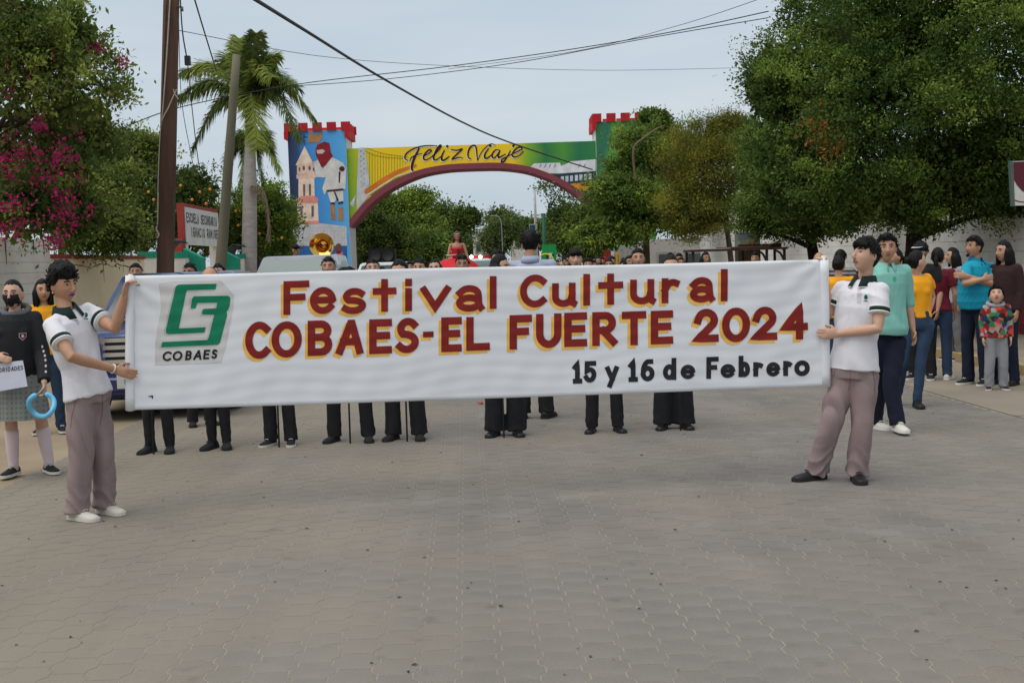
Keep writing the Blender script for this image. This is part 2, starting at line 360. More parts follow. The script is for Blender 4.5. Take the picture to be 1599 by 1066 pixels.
for c in range(86):
    for r in range(16):
        w = 13.2 + c * 0.4 + (0.2 if r % 2 else 0); z = 0.12 + (r + .5) * 0.2; k = 'r' if r < 5 else 'w'
        p = st(RWU - 0.006, w, z)
        if 15.5 < w < 27 and r < 12 and cnt < 300:
            o = bpy.data.objects.new('block', bme[k]); COL.objects.link(o); o.parent = rw; o.location = p - ORG[rw]; o.rotation_euler = (0, 0, PSI); cnt += 1
        else: stuff[k].box(p, (0.02, 0.392, 0.192), PSI)
stuff['w'].build('block_field', M_block, rw, kind='stuff'); stuff['r'].build('block_field', M_rband, rw, kind='stuff')
# ------------------------------------------------------------------ people: builders
M_skin = {k: mat('skin_' + k, c, 0.55, var=0.07, vs=14, spec=0.35) for k, c in {
    'tan': (0.47, 0.255, 0.16), 'fair': (0.56, 0.335, 0.235), 'brown': (0.35, 0.18, 0.11)}.items()}
M_hair = mat('dark_hair', (0.0075, 0.006, 0.006), 0.55, var=0.5, vs=40, bump=0.8, bs=90, spec=0.18, stretch=(1, 1, .25))
M_hair_red = mat('reddish_hair', (0.07, 0.022, 0.014), 0.5, var=0.4, vs=40, bump=0.5, bs=90)
M_eye = plain((0.42, 0.37, 0.33), 0.4); M_iris = plain((0.02, 0.012, 0.008), 0.2); M_brow = plain((0.02, 0.014, 0.012), 0.8)
M_lip = plain((0.33, 0.115, 0.09), 0.5)
PEND = []
def queue(o, voxel, smooth=3, dec=None, fold=None): PEND.append((o, voxel, smooth, dec, fold))
def finalize():
    for o, voxel, smooth, dec, fold in PEND:
        m = o.modifiers.new('r', 'REMESH'); m.mode = 'VOXEL'; m.voxel_size = voxel; m.use_smooth_shade = True
        if smooth: m = o.modifiers.new('s', 'SMOOTH'); m.factor = 0.5; m.iterations = smooth
        if dec: m = o.modifiers.new('d', 'DECIMATE'); m.ratio = dec
    bpy.context.view_layer.update(); dg = bpy.context.evaluated_depsgraph_get()
    for o, voxel, smooth, dec, fold in PEND:
        me = bpy.data.meshes.new_from_object(o.evaluated_get(dg)); me.name = o.name.split('.')[0]
        o.modifiers.clear(); o.data = me
        if fold:
            n = len(me.vertices); co = np.empty(n * 3, np.float32); me.vertices.foreach_get('co', co); co = co.reshape(-1, 3)
            no = np.empty(n * 3, np.float32); me.vertices.foreach_get('normal', no); no = no.reshape(-1, 3)
            co = co + no * fold(co)[:, None]; me.vertices.foreach_set('co', co.astype(np.float32).ravel()); me.update()
        me.polygons.foreach_set('use_smooth', np.ones(len(me.polygons), dtype=bool))
    PEND.clear()
def fold_trouser(amp=0.005, seed=0.0):
    def f(c):
        x, y, z = c[:, 0] + seed, c[:, 1] + seed * .7, c[:, 2]
        rg = lambda p: 1 - 2 * np.abs(np.sin(p)) ** .7
        a = rg(z * 13 + 1.9 * np.sin(x * 13 + y * 9) + x * 9 + y * 12) * np.sin(x * 11 + z * 7 + 1.3)
        hem = np.clip((0.30 - z) / 0.22, 0, 1); kn = np.exp(-((z - 0.5) / 0.13) ** 2); hp = np.exp(-((z - 0.82) / 0.1) ** 2)
        b = rg(z * 30 + 2.2 * np.sin(x * 19 + y * 15)) * hem
        c2 = np.sin((x * .8 + y * .6) * 60 + z * 14 + 2 * np.sin(z * 9))
        return amp * (a * (0.35 + 0.5 * kn + .5 * hp) + 0.75 * b + 0.45 * c2)
    return f
def fold_shirt(amp=0.004, seed=0.0):
    def f(c):
        x, y, z = c[:, 0] + seed, c[:, 1] - seed, c[:, 2]
        rg = lambda p: 1 - 2 * np.abs(np.sin(p)) ** .7; a = rg(z * 10 + x * 14 + 1.6 * np.sin(y * 14 + z * 6)); b = np.sin(x * 41 + y * 33 + 3 * np.sin(z * 8))
        low = np.clip((1.25 - z) / 0.3, 0, 1)
        return amp * (0.7 * a * np.sin(z * 9 + x * 5 + seed) + 0.7 * b * low)
    return f
class HeadF:                                     # head frame
    def __init__(s, c, yaw, pitch=0.0, roll=0.0, k=1.0):
        f = V((math.sin(yaw) * math.cos(pitch), -math.cos(yaw) * math.cos(pitch), math.sin(pitch)))
        sd = V((math.cos(yaw), math.sin(yaw), 0)); u = sd.cross(f) * -1
        if u.z < 0: u = -u
        if roll:
            sd2 = sd * math.cos(roll) + u * math.sin(roll); u = u * math.cos(roll) - sd * math.sin(roll); sd = sd2
        s.c = V(c); s.f = f; s.s = sd; s.u = u; s.k = k
    def w(s, x, y, z): return s.c + (s.s * x + s.f * y + s.u * z) * s.k
def head_pt(th, ph):
    """skull surface in head frame for longitude th (0=front) and latitude ph"""
    x = 0.079 * math.cos(ph) * math.sin(th); y = 0.096 * math.cos(ph) * math.cos(th); z = 0.118 * math.sin(ph)
    if z < 0:
        t = min(1, -z / 0.118); x *= 1 - 0.36 * t ** 1.6
        if y > 0: y *= 1 - 0.06 * t; y += 0.012 * t
        else: y *= 1 - 0.38 * t
    if y > 0.05: y -= (y - 0.05) * 0.12
    fx = math.exp(-((abs(x) - 0.031) / 0.016) ** 2)
    if y > 0:
        y -= 0.011 * fx * math.exp(-((z - 0.010) / 0.012) ** 2)               # sockets
        y += 0.005 * math.exp(-((abs(x) - 0.028) / 0.022) ** 2) * math.exp(-((z - 0.032) / 0.010) ** 2)   # brow
        y += 0.004 * math.exp(-((abs(x) - 0.042) / 0.016) ** 2) * math.exp(-((z + 0.022) / 0.016) ** 2)   # cheek
        y += 0.007 * math.exp(-(x / 0.022) ** 2) * math.exp(-((z + 0.058) / 0.012) ** 2)                  # lips
        y += 0.007 * math.exp(-(x / 0.02) ** 2) * math.exp(-((z + 0.098) / 0.014) ** 2)                   # chin
        y -= 0.004 * math.exp(-(x / 0.03) ** 2) * math.exp(-((z + 0.078) / 0.008) ** 2)
    return x, y, z
HN, HV = 40, 30
HGRID = [[head_pt(2 * math.pi * i / HN, -math.pi / 2 + math.pi * j / HV) for i in range(HN)] for j in range(HV + 1)]
def face_y(x, z):
    best = min((p for row in HGRID for p in row if p[1] > 0), key=lambda p: (p[0] - x) ** 2 + (p[2] - z) ** 2); return best[1]
EY = face_y(0.031, 0.012); BY = face_y(0.03, 0.036); LY = face_y(0.0, -0.058)
def grid_mesh(mb, rows):
    n = len(rows[0]); vs = [p for r in rows for p in r]; fs = []
    for j in range(len(rows) - 1):
        for i in range(n):
            i2 = (i + 1) % n; fs.append((j * n + i, j * n + i2, (j + 1) * n + i2, (j + 1) * n + i))
    mb.add(vs, fs)
def add_head(mb, H):
    grid_mesh(mb, [[H.w(*p) for p in r] for r in HGRID])
    k = H.k
    mb.tube([H.w(0, 0.086, 0.026), H.w(0, 0.098, 0.0), H.w(0, 0.110, -0.022), H.w(0, 0.106, -0.034), H.w(0, 0.085, -0.038)], [(.007 * k, .01 * k), (.009 * k, .012 * k), (.014 * k, .012 * k), (.018 * k, .009 * k), (.012 * k, .006 * k)], 8, side=H.s)
    for s in (-1, 1):
        M = Matrix((H.s, H.f, H.u)).transposed()
        mb.ell(H.w(s * 0.079, -0.012, -0.008), (.010 * k, .019 * k, .033 * k), 8, 6, M)
def face_parts(root, H, lip=None, eyes=True, lookx=0.0):
    M = Matrix((H.s, H.f, H.u)).transposed(); k = H.k
    if eyes:
        for s in (-1, 1):
            e = MB().ell(H.w(s * .031, EY + .001, .011), (.0135 * k, .0065 * k, .0055 * k), 8, 6, M).build('eye', M_eye, root, True)
            MB().ell(H.w(s * .031 + lookx * .004, EY + .0055, .011), (.0072 * k, .004 * k, .0062 * k), 8, 6, M).build('iris', M_iris, e, True)
            MB().tube([H.w(s * .016, EY + .004, .0135), H.w(s * .030, EY + .0065, .0178), H.w(s * .047, EY - .004, .0135)], [.0016 * k, .0026 * k, .0016 * k], 6).build('lash_line', M_brow, e, True)
            MB().tube([H.w(s * .013, BY + .006, .031), H.w(s * .03, BY + .005, .037), H.w(s * .05, BY - .010, .032)], [(.003 * k, .004 * k), (.0045 * k, .005 * k), (.002 * k, .003 * k)], 6).build('eyebrow', M_brow, root, True)
    if lip is not False:
        b = MB(); b.tube([H.w(-.024, LY - .006, -.058), H.w(-.01, LY + .002, -.0545), H.w(0, LY + .003, -.0555), H.w(.01, LY + .002, -.0545), H.w(.024, LY - .006, -.058)], [(.002 * k, .002 * k), (.005 * k, .0045 * k), (.005 * k, .004 * k), (.005 * k, .0045 * k), (.002 * k, .002 * k)], 6)
        b.tube([H.w(-.022, LY - .006, -.060), H.w(0, LY + .003, -.0655), H.w(.022, LY - .006, -.060)], [(.002 * k, .002 * k), (.006 * k, .0055 * k), (.002 * k, .002 * k)], 6); b.build('lips', lip or M_lip, root, True)
def sstep(a, b, x): t = min(1, max(0, (x - a) / (b - a))); return t * t * (3 - 2 * t)
def add_hair(root, H, style='short', m=None, seed=0, thick=1.0, tufts=70):
    m = m or M_hair; mb = MB(); rows = []
    if style == 'bald': thick *= 0.12
    for j in range(HV + 1):
        row = []
        for i in range(HN):
            x, y, z = HGRID[j][i]
            fl = 0.062; ear = -0.020; back = -0.092
            if style == 'curly': fl = 0.045
            if style in ('fringe',): fl = 0.030 + 0.012 * math.sin(i * 2.1)
            if style in ('long', 'tied', 'bun'): fl = 0.072
            if style == 'bald': fl = 0.2; ear = -0.01
            if style == 'long': ear = -0.05; back = -0.1
            if y > 0.045: zm = fl
            elif y > -0.012: zm = ear + (fl - ear) * sstep(-0.012, 0.045, y)
            else: zm = ear + (back - ear) * sstep(-0.012, -0.045, y) if False else (back + (ear - back) * sstep(-0.045, -0.012, y))
            zm += .013 * mnoise.noise(V((x * 45 + seed, y * 45, 3.3)))
            c = sstep(zm - 0.010, zm + 0.010, z); tp_ = .30 + .70 * sstep(zm, zm + .045, z)
            t = 0.085 + 0.13 * max(0, z / 0.118)
            if style == 'curly': t = 0.16 + 0.26 * max(0, z / 0.118)
            if style == 'fringe': t = 0.10 + 0.12 * max(0, z / 0.118)
            if style in ('tied', 'bun'): t = 0.05 + .05 * max(0, z / .118)
            if style == 'long': t = 0.09 + 0.08 * max(0, z / .118)
            fq = 55 if style == 'curly' else 34; am = 0.5 if style == 'curly' else 0.22
            nz = mnoise.noise(V((x * fq + seed, y * fq, z * fq * (1 if style == 'curly' else .5)))) * am
            sc = (1 + t * tp_ * thick * (1 + nz)) * c + 0.93 * (1 - c)
            row.append(H.w(x * sc, y * sc - 0.004 * c, z * sc))
        rows.append(row)
    grid_mesh(mb, rows); k = H.k; r = random.Random(seed + 5)
    if style == 'curly':                              # curls standing off the outline
        for q in range(150):
            th = r.uniform(0, 6.283); ph = math.asin(r.uniform(-0.25, 1)); p = V(head_pt(th, ph))
            if p.y > 0.04 and p.z < 0.048: continue
            if p.y > -0.01 and p.z < 0.0: continue
            c = p * r.uniform(1.10, 1.34); a = r.uniform(0, 6.28); rad = r.uniform(.008, .014)
            e1 = p.normalized(); e2 = e1.orthogonal().normalized(); e3 = e1.cross(e2); ax = e2 * math.cos(a) + e3 * math.sin(a)
            loop = [H.w(*(c + e1 * rad * math.cos(u) + ax * rad * math.sin(u))) for u in (0, 1.1, 2.2, 3.3, 4.4, 5.5)]
            mb.tube(loop, .0048 * k, 5)
    if style in ('short', 'fringe'):                  # short tufts
        for q in range(tufts):
            th = r.uniform(0, 6.283); ph = math.asin(r.uniform(0.1, 1)); p = V(head_pt(th, ph))
            if p.y > 0.03 and p.z < 0.065: continue
            c = p * (1.06 + .06 * r.random()); nn_ = p.normalized(); d = V((r.uniform(-.5, .5), r.uniform(-.3, .9), r.uniform(-.9, .1))); d = (d - nn_ * d.dot(nn_) * .85 + nn_ * .22).normalized()
            mb.tube([H.w(*c), H.w(*(c + d * .016)), H.w(*(c + d * .03 + V((0, .004, -.006))))], [.0045 * k, .004 * k, .0008 * k], 4)
    if style == 'fringe':
        for q in range(16):
            x = -0.062 + q * .0083; z0 = .085 - abs(x) * .3; y0 = math.sqrt(max(0, 1 - (x / .08) ** 2)) * .088
            mb.tube([H.w(x, y0 * .75, z0 + .03), H.w(x, y0 + .012, z0), H.w(x + .006, y0 + .012, .040 + r.uniform(-.006, .01))], [.009 * k, .009 * k, .003 * k], 5)
    if style == 'long':
        for q in range(26):
            a = -2.3 + 4.6 * q / 25; x = math.sin(a) * .082; y = -math.cos(a) * .075 - .02
            ln = r.uniform(.24, .31) * thick; sw = r.uniform(-.012, .012)
            mb.tube([H.w(x * .8, y * .8, .05), H.w(x * 1.12, y * 1.1, -.02), H.w(x * 1.16 + sw, y * 1.15 - .01, -.12), H.w(x * 1.1 + sw * 2, y * 1.1 - .02, -.05 - ln)], [.02 * k, .02 * k, .018 * k, .007 * k], 6)
    if style == 'bun': mb.ell(H.w(0, -.112, .02), .038 * k, 10, 8)
    if style == 'tied':
        mb.tube([H.w(0, -.095, .01), H.w(0, -.13, -.02), H.w(0, -.125, -.12), H.w(0.01, -.11, -.23)], [.022 * k, .028 * k, .026 * k, .008 * k], 8)
    return mb.build('hair', m, root, True)
def add_hand(mb, wr, d, n, k=1.0, curl=0.35, thumb=1.0, side=None):
    d = V(d).normalized(); n = V(n); n = (n - d * n.dot(d)).normalized(); t = d.cross(n) * thumb
    wr = V(wr)
    mb.tube([wr - d * .01 * k, wr + d * .03 * k, wr + d * .07 * k, wr + d * .092 * k], [(.026 * k, .018 * k), (.036 * k, .017 * k), (.041 * k, .015 * k), (.038 * k, .012 * k)], 10, side=t)
    for i, (o, L) in enumerate(((.029, .072), (.010, .08), (-.010, .076), (-.028, .06))):
        p = wr + (d * .086 + t * o) * k; pts = [p - d * .012 * k, p]; rad = [.0088 * k, .0092 * k]; a = 0
        for seg in (.44, .31, .25):
            a += curl * (1.0 if seg < .44 else .8); dr = d * math.cos(a) + n * math.sin(a) + t * (o * 1.5); p = p + dr.normalized() * (L * seg * k); pts.append(p); rad.append((.0086 - .001 * (len(rad) - 2)) * k)
        mb.tube(pts, rad, 7)
    p = wr + (d * .025 + t * .028) * k; q = p + (d * .025 + t * .026 + n * .01) * k; s2 = q + (d * .03 + t * .006 + n * .018 * (1 + curl)) * k; s3 = s2 + (d * .02 - t * .006 + n * .014 * (1 + curl)) * k
    mb.tube([p, q, s2, s3], [.012 * k, .0115 * k, .0095 * k, .007 * k], 7)
TR = [(-.30, .150, .105), (0, .162, .116), (.5, .152, .108), (1, .140, .100), (1.5, .153, .108), (2, .168, .118), (2.45, .170, .108), (2.75, .125, .085), (3, .064, .062)]
class Person:
    def __init__(s, name, label, pos, H, yaw=0.0, cat='person', group=None, skin='tan', headyaw=None, headpitch=0.0, headroll=0.0, J=None, fem=False, head_k=None, vox=0.010, stance=.10, feet=(0.25, -0.25), girth=1.0):
        s.pos = V(pos); s.k = k = H / 1.75; s.yaw = yaw; s.fem = fem; s.vox = vox; s.skin = M_skin[skin]; s.girth = girth
        s.f = V((math.sin(yaw), -math.cos(yaw), 0)); s.s = V((math.cos(yaw), math.sin(yaw), 0)); z = V((0, 0, 1)); s.feet = feet
        P = lambda a, f, u: s.pos + (s.s * a + s.f * f + z * u) * k
        s.P = P; w = .165 if fem else .185
        j = dict(hipc=P(0, 0, .93), waist=P(0, .01, 1.10), chest=P(0, .0, 1.31), neck=P(0, -.012, 1.478), head=P(0, .022, 1.634),
                 sh_a=P(-w, -.01, 1.42), sh_b=P(w, -.01, 1.42), el_a=P(-w - .05, -.03, 1.135), el_b=P(w + .05, -.03, 1.135), wr_a=P(-w - .045, .05, .90), wr_b=P(w + .045, .05, .90),
                 hip_a=P(-.088, 0, .90), hip_b=P(.088, 0, .90), kn_a=P(-stance, .02, .49), kn_b=P(stance, .02, .49), an_a=P(-stance - .01, -.03, .085), an_b=P(stance + .01, -.03, .085))
        if J: j.update({q: V(v) for q, v in J.items()})
        s.J = j; s.root = empty(name, s.pos, label, cat, group)
        hk = head_k if head_k is not None else 0.5 + 0.5 * k
        s.H = HeadF(j['head'], yaw if headyaw is None else headyaw, headpitch, headroll, hk)
    def tp(s, t):
        a = [s.J[q] for q in ('hipc', 'waist', 'chest', 'neck')]
        if t <= 0: return a[0] + (a[1] - a[0]) * t
        i = min(2, int(t)); u = t - i
        p0 = a[max(i - 1, 0)]; p1 = a[i]; p2 = a[i + 1]; p3 = a[min(i + 2, 3)]
        return 0.5 * ((2 * p1) + (p2 - p0) * u + (2 * p0 - 5 * p1 + 4 * p2 - p3) * u * u + (3 * p1 - p0 - 3 * p2 + p3) * u ** 3)
    def tside(s, t):
        h = (s.J['hip_b'] - s.J['hip_a']).normalized(); c = (s.J['sh_b'] - s.J['sh_a']).normalized(); u = min(1, max(0, t / 2.2)); return (h * (1 - u) + c * u).normalized()
    def torso(s, mb, t0, t1, scale=1.0, ease=0.0, flare=0.0, n=20):
        ts = [t0] + [t for t, _, _ in TR if t0 + .05 < t < t1 - .05] + [t1]; pts = []; rad = []; sd = []
        for t in ts:
            ra = np.interp(t, [q[0] for q in TR], [q[1] for q in TR]); rb = np.interp(t, [q[0] for q in TR], [q[2] for q in TR])
            if s.fem:
                ra *= float(np.interp(t, [-.3, 0, 1, 2, 3], [1.04, 1.03, .90, .90, .95]))
            if s.girth != 1.0: q = 1 + (s.girth - 1) * math.exp(-((t - .9) / .9) ** 2); ra *= q; rb *= q * q
            e = ease * (1 if t < 2.6 else max(0, (3 - t) / .4)) + flare * max(0, (1 - t))
            pts.append(s.tp(t)); rad.append(((ra * scale + e) * s.k, (rb * scale + e) * s.k)); sd.append(s.tside(t))
        mb.tube(pts, rad, n, side=sd)
    def limb(s, mb, pts, rads, n=12):
        pts = [V(p) for p in pts]; out = []; rr = []
        for i in range(len(pts) - 1):
            for u in (0, .25, .5, .75): out.append(pts[i].lerp(pts[i + 1], u)); rr.append((rads[i] * (1 - u) + rads[i + 1] * u) * s.k)
        out.append(pts[-1]); rr.append(rads[-1] * s.k); mb.tube(out, rr, n)
        for p, r in zip(pts[1:-1], rads[1:-1]): mb.ell(p, r * s.k * 1.0, 10, 8)
    def body(s, hands=None, dec=0.35, leg=.66):
        """one continuous figure; hands: {'a': (dir, normal, curl, thumb)}"""
        J = s.J; k = s.k; mb = MB(); s.torso(mb, -.15 if leg < .9 else -.3, 3.0, .86)
        nk = s.H.w(0, -.028, -.06); mb.tube([J['neck'] - (nk - J['neck']) * .4, J['neck'], J['neck'].lerp(nk, .6), nk, s.H.w(0, -.02, 0)], [.066 * k, .055 * k, .048 * k, .048 * k, .046 * k], 12)
        add_head(mb, s.H)
        for q in 'ab':
            sh, el, wr = J['sh_' + q], J['el_' + q], J['wr_' + q]; g = .92 if s.fem else 1
            mb.ell(sh, .046 * k * g, 10, 8); mid = el.lerp(wr, .28)
            mb.tube([J['neck'].lerp(sh, .3) - V((0, 0, .03 * k)), sh, sh.lerp(el, .35), sh.lerp(el, .75), el, mid, el.lerp(wr, .7), wr], [.045 * k, .047 * k * g, .046 * k * g, .043 * k * g, .040 * k * g, .041 * k * g, .033 * k * g, (.026 * k)], 12)
            hd = (hands or {}).get(q)
            if hd is None:
                d = (wr - el).normalized(); nrm = (-s.s if q == 'b' else s.s); hd = (d, nrm, .3, -1 if q == 'b' else 1)
            add_hand(mb, wr, hd[0], hd[1], k * (.93 if s.fem else 1), hd[2], hd[3])
            hp, kn, an = J['hip_' + q], J['kn_' + q], J['an_' + q]; g2 = leg
            if leg < .9: kn = kn.lerp(hp.lerp(an, .5), .30)
            mb.tube([hp + V((0, 0, .04 * k)), hp, hp.lerp(kn, .4), kn, kn.lerp(an, .3), kn.lerp(an, .75), an, an - V((0, 0, .045 * k))], [.06 * k, .078 * k * g2, .072 * k * g2, .054 * k * g2, .056 * k * g2, .042 * k * (.5 + .5 * g2), .037 * k, .035 * k], 12)
        o = mb.build('body', s.skin, s.root, True); queue(o, s.vox, 2, dec); return o
    def shirt(s, m, hem=-.1, sleeve='short', ease=.016, frac=.62, flare=.008, name='shirt', top=2.92, fold=.004, vox=None, dec=0.5, slr=None):
        mb = MB(); s.torso(mb, hem, top, 1.0, ease, flare); k = s.k; J = s.J; s.cuffs = {}
        if s.fem and s.girth < 1.3:
            for q in (-1, 1): mb.ell(s.tp(1.95) + (s.tside(2) * q * .075 + s.f * .075) * k, .068 * k, 10, 8)
        for q in 'ab':
            sh, el, wr = J['sh_' + q], J['el_' + q], J['wr_' + q]; root = J['neck'].lerp(sh, .35) - V((0, 0, .035 * k))
            mb.ell(sh, .064 * k, 12, 8)
            if sleeve == 'short':
                e = sh.lerp(el, frac); r = slr or .074; mb.tube([root, sh, sh.lerp(el, frac * .5), e], [.06 * k, .065 * k, r * k, (r - .002) * k], 16); s.cuffs[q] = (e, (el - sh).normalized(), r * k)
            elif sleeve == 'long':
                e = el.lerp(wr, .93); r = slr or .052; s.limb(mb, [root, sh, el, e], [.06, .068, r + .008, r - .006], 14); s.cuffs[q] = (e, (wr - el).normalized(), (r - .006) * k)
            elif sleeve == 'half':
                e = el.lerp(wr, .12); s.limb(mb, [root, sh, el, e], [.06, .070, .062, .058], 14)
        o = mb.build(name, m, s.root, True); queue(o, vox or s.vox * 1.05, 3, dec, fold_shirt(fold, s.pos.x) if fold else None); return o
    def trousers(s, m, fit=1.0, hem=.075, top=.62, cuff=None, name='trousers', fold=.005, vox=None, dec=0.5, end=0.0):
        mb = MB(); s.torso(mb, -.32, top, 1.0, .010); k = s.k; J = s.J
        for q in 'ab':
            hp, kn, an = J['hip_' + q], J['kn_' + q], J['an_' + q]; e = an + (V((0, 0, -.035 * k)) if not end else (kn - an) * end)
            kn2 = kn.lerp(hp.lerp(e, .5), .30); c = catmull([hp + V((0, 0, .07 * k)), hp - V((0, 0, .02 * k)), hp.lerp(kn2, .55), kn2, kn2.lerp(e, .5), e], 5); us = [i / (len(c) - 1) for i in range(len(c))]
            mb.tube(c, [float(np.interp(u, [0, .12, .25, .42, .6, .8, 1], [.075, .097, .092 * (fit * .5 + .5), .080 * fit, .071 * fit, (.5 * .067 * fit + .5 * hem), hem])) * k for u in us], 18)
        mb.ell(s.tp(-.30), (.115 * k, .088 * k, .10 * k), 14, 10, Matrix((s.s, s.f, V((0, 0, 1)))).transposed())
        o = mb.build(name, m, s.root, True); queue(o, vox or s.vox * 1.05, 9, dec, fold_trouser(fold, s.pos.x) if fold else None); return o
    def shoes(s, m, msole, big=1.0, low=False):
        for q, an, da in (('a', s.J['an_a'], s.feet[0]), ('b', s.J['an_b'], s.feet[1])):
            yaw = s.yaw - da; d = V((math.sin(yaw), -math.cos(yaw), 0)); sd = V((math.cos(yaw), math.sin(yaw), 0)); k = s.k * big
            g = V((an.x, an.y, an.z - .085 * s.k)); h = .75 if low else 1
            prof = [(-.075, .026, .050), (-.06, .036, .078), (-.02, .040, .088), (.03, .042, .080), (.08, .046, .062), (.13, .049, .052), (.165, .044, .046), (.19, .030, .038), (.2, .012, .028)]
            mb = MB(); rows = []
            for y, hw, hh in prof:
                row = []
                for i in range(13):
                    a = math.pi * i / 12; row.append(g + sd * (hw * k * math.cos(a) * (1.0 if i not in (0, 12) else .98)) + d * (y * k) + V((0, 0, .016 * k + max(0, hh * h - .016) * k * math.sin(a) ** .8)))
                rows.append(row)
            n = 13; vs = [p for r in rows for p in r]; fs = [(j * n + i, j * n + i + 1, (j + 1) * n + i + 1, (j + 1) * n + i) for j in range(len(rows) - 1) for i in range(n - 1)]
            fs += [tuple(range(n)), tuple((len(rows) - 1) * n + i for i in range(n - 1, -1, -1))] + [(j * n, (j + 1) * n, (j + 1) * n + n - 1, j * n + n - 1) for j in range(len(rows) - 1)]
            mb.add(vs, fs); o = mb.build('shoe', m, s.root, True)
            b = MB(); ring = [g + sd * (hw * 1.07 * k) + d * (y * 1.03 * k) for y, hw, _ in prof]; ring2 = [g - sd * (hw * 1.07 * k) + d * (y * 1.03 * k) for y, hw, _ in reversed(prof)]
            b.prism([p + V((0, 0, .024 * k)) for p in ring + ring2], (0, 0, -.0235 * k)); b.build('sole', msole, o)
            lc = MB()
            for y in (.045, .065, .085): lc.tube([g + sd * (-.022 * k) + d * (y * k) + V((0, 0, (.088 * h - (y - .03) * .32) * k)), g + d * (y * k) + V((0, 0, (.096 * h - (y - .03) * .36) * k)), g + sd * (.022 * k) + d * (y * k) + V((0, 0, (.088 * h - (y - .03) * .32) * k))], .0035 * k, 5)
            lc.build('lace', msole, o)
    def collar(s, m, mstripe=None, spread=.055):
        k = s.k; c = s.tp(2.9); up = (s.J['neck'] - s.J['chest']).normalized(); sd = s.tside(3); fw = sd.cross(up) * -1
        if fw.dot(s.f) < 0: fw = -fw
        n = 22; mb = MB(); rows = [[], [], []]; st_ = MB(); r4 = []
        for i in range(n + 1):
            a = -math.pi * .93 + 2 * math.pi * .93 * i / n          # opening at front
            ca, sa = math.cos(a), math.sin(a); fr = max(0, -ca)
            dirv = sd * sa - fw * ca * 1.0
            fwd = max(0, dirv.dot(fw)); drop = -.035 * fwd
            rows[0].append(c + dirv * (.063 * k) + up * ((.045 + drop * .6) * k)); rows[1].append(c + dirv * (.074 * k) + up * ((.05 + drop * .6) * k))
            rows[2].append(c + dirv * ((.098 + .028 * fwd ** 2) * k) + up * ((-.012 + drop * 1.35) * k)); r4.append(c + dirv * ((.101 + .029 * fwd ** 2) * k) + up * ((-.017 + drop * 1.35) * k))
        def strip(mb, A, B):
            vs = A + B; q = len(A); mb.add(vs, [(i, i + 1, q + i + 1, q + i) for i in range(q - 1)])
        strip(mb, rows[0], rows[1]); strip(mb, rows[1], rows[2]); o = mb.build('collar', m, s.root, True)
        md = o.modifiers.new('t', 'SOLIDIFY'); md.thickness = .004; md.offset = 0
        if mstripe:
            st_ = MB(); st_.tube([p for p in rows[2]], .0035 * k, 5); st_.build('collar_stripe', mstripe, o)
    def band(s, q, m, off0, off1, grow=.004, name='cuff'):
        e, d, r = s.cuffs[q]; k = s.k; mb = MB(); mb.tube([e - d * off0 * k, e - d * off1 * k], r + grow, 18); mb.build(name, m, s.root, True)
    def finish(s, hair='short', hm=None, seed=0, thick=1.0, lip=None, eyes=True, lookx=0.0):
        face_parts(s.root, s.H, lip, eyes, lookx)
        if hair: add_hair(s.root, s.H, hair, hm, seed, thick, 340 if s.vox < .0105 else 60)
# ------------------------------------------------------------------ banner: cloth on two poles, painted lettering
M_cloth = mat('white_banner_cloth', srgb(236, 238, 242), 0.85, var=0.025, vs=3, bump=0.08, bs=500, trans=0.12)
M_lred = mat('brick_red_paint', srgb(130, 32, 28), 0.7, var=0.10, vs=9)
M_lyel = mat('ochre_yellow_paint', srgb(240, 188, 92), 0.7, var=0.06, vs=9)
M_lblk = mat('black_paint', srgb(36, 36, 42), 0.6, var=0.15, vs=9)
M_lgrn = mat('green_paint', srgb(8, 122, 88), 0.6, var=0.12, vs=7)
M_lgry = mat('silver_edge_paint', srgb(186, 186, 184), 0.5, var=0.06, vs=12)
BYL, BYR = 8.10, 8.56
BA = at(200, 535, BYL); BB = at(1293, 504, BYR); BU = V((BB.x - BA.x, BB.y - BA.y, 0)).normalized(); BN = V((BU.y, -BU.x, 0))   # normal to camera
BO = V((BA.x, BA.y, 0)); BL_ = (V((BB.x, BB.y, 0)) - BO).length
def bplane(x, y):
    d = ray(x, y); c = V((0, 0, CAMZ)); t = (BO - c).dot(BN) / d.dot(BN); return c + d * t
def bfold(p):
    u = (p - BO).dot(BU) / BL_; z = p.z; v = (z - 1.15)
    d = 0.005 * math.sin(u * 9 + 1.2 * math.sin(z * 3)) * math.sin(math.pi * min(1, max(0, u)))
    d += 0.0015 * math.sin(z * 34 + 5 * u + 1.8 * math.sin(u * 14)) * (0.35 + .65 * sstep(.55, 1, u)) + 0.0022 * math.sin(z * 70 - u * 16 + 2 * math.sin(u * 23))
    r = math.hypot((1 - u) * BL_, (1.62 - z) * 1.0); an = math.atan2(1.62 - z, (1 - u) * BL_ + .02)
    d += 0.010 * math.exp(-r / .9) * math.sin(an * 13)                       # pull from the top right grip
    r = math.hypot(u * BL_, (1.60 - z)); an = math.atan2(1.60 - z, u * BL_ + .02); d += 0.010 * math.exp(-r / .6) * math.sin(an * 13)
    d += 0.0018 * math.sin(u * 47 + z * 3) * math.exp(-((z - .72) / .12) ** 2) + .0025 * math.sin(u * 120 + 2 * math.sin(z * 11))
    return .55 * d * sstep(0, .02, u) * sstep(1, .985, u)
def bpt(x, y, off=0.0): p = bplane(x, y); return p + BN * (bfold(p) + off)
banner = empty('banner', (BO + V((BB.x, BB.y, 0))) / 2 + V((0, 0, .7)), 'long white cloth banner with red and yellow painted lettering held across the road', 'banner')
NX, NY = 220, 44; vs = []; fs = []
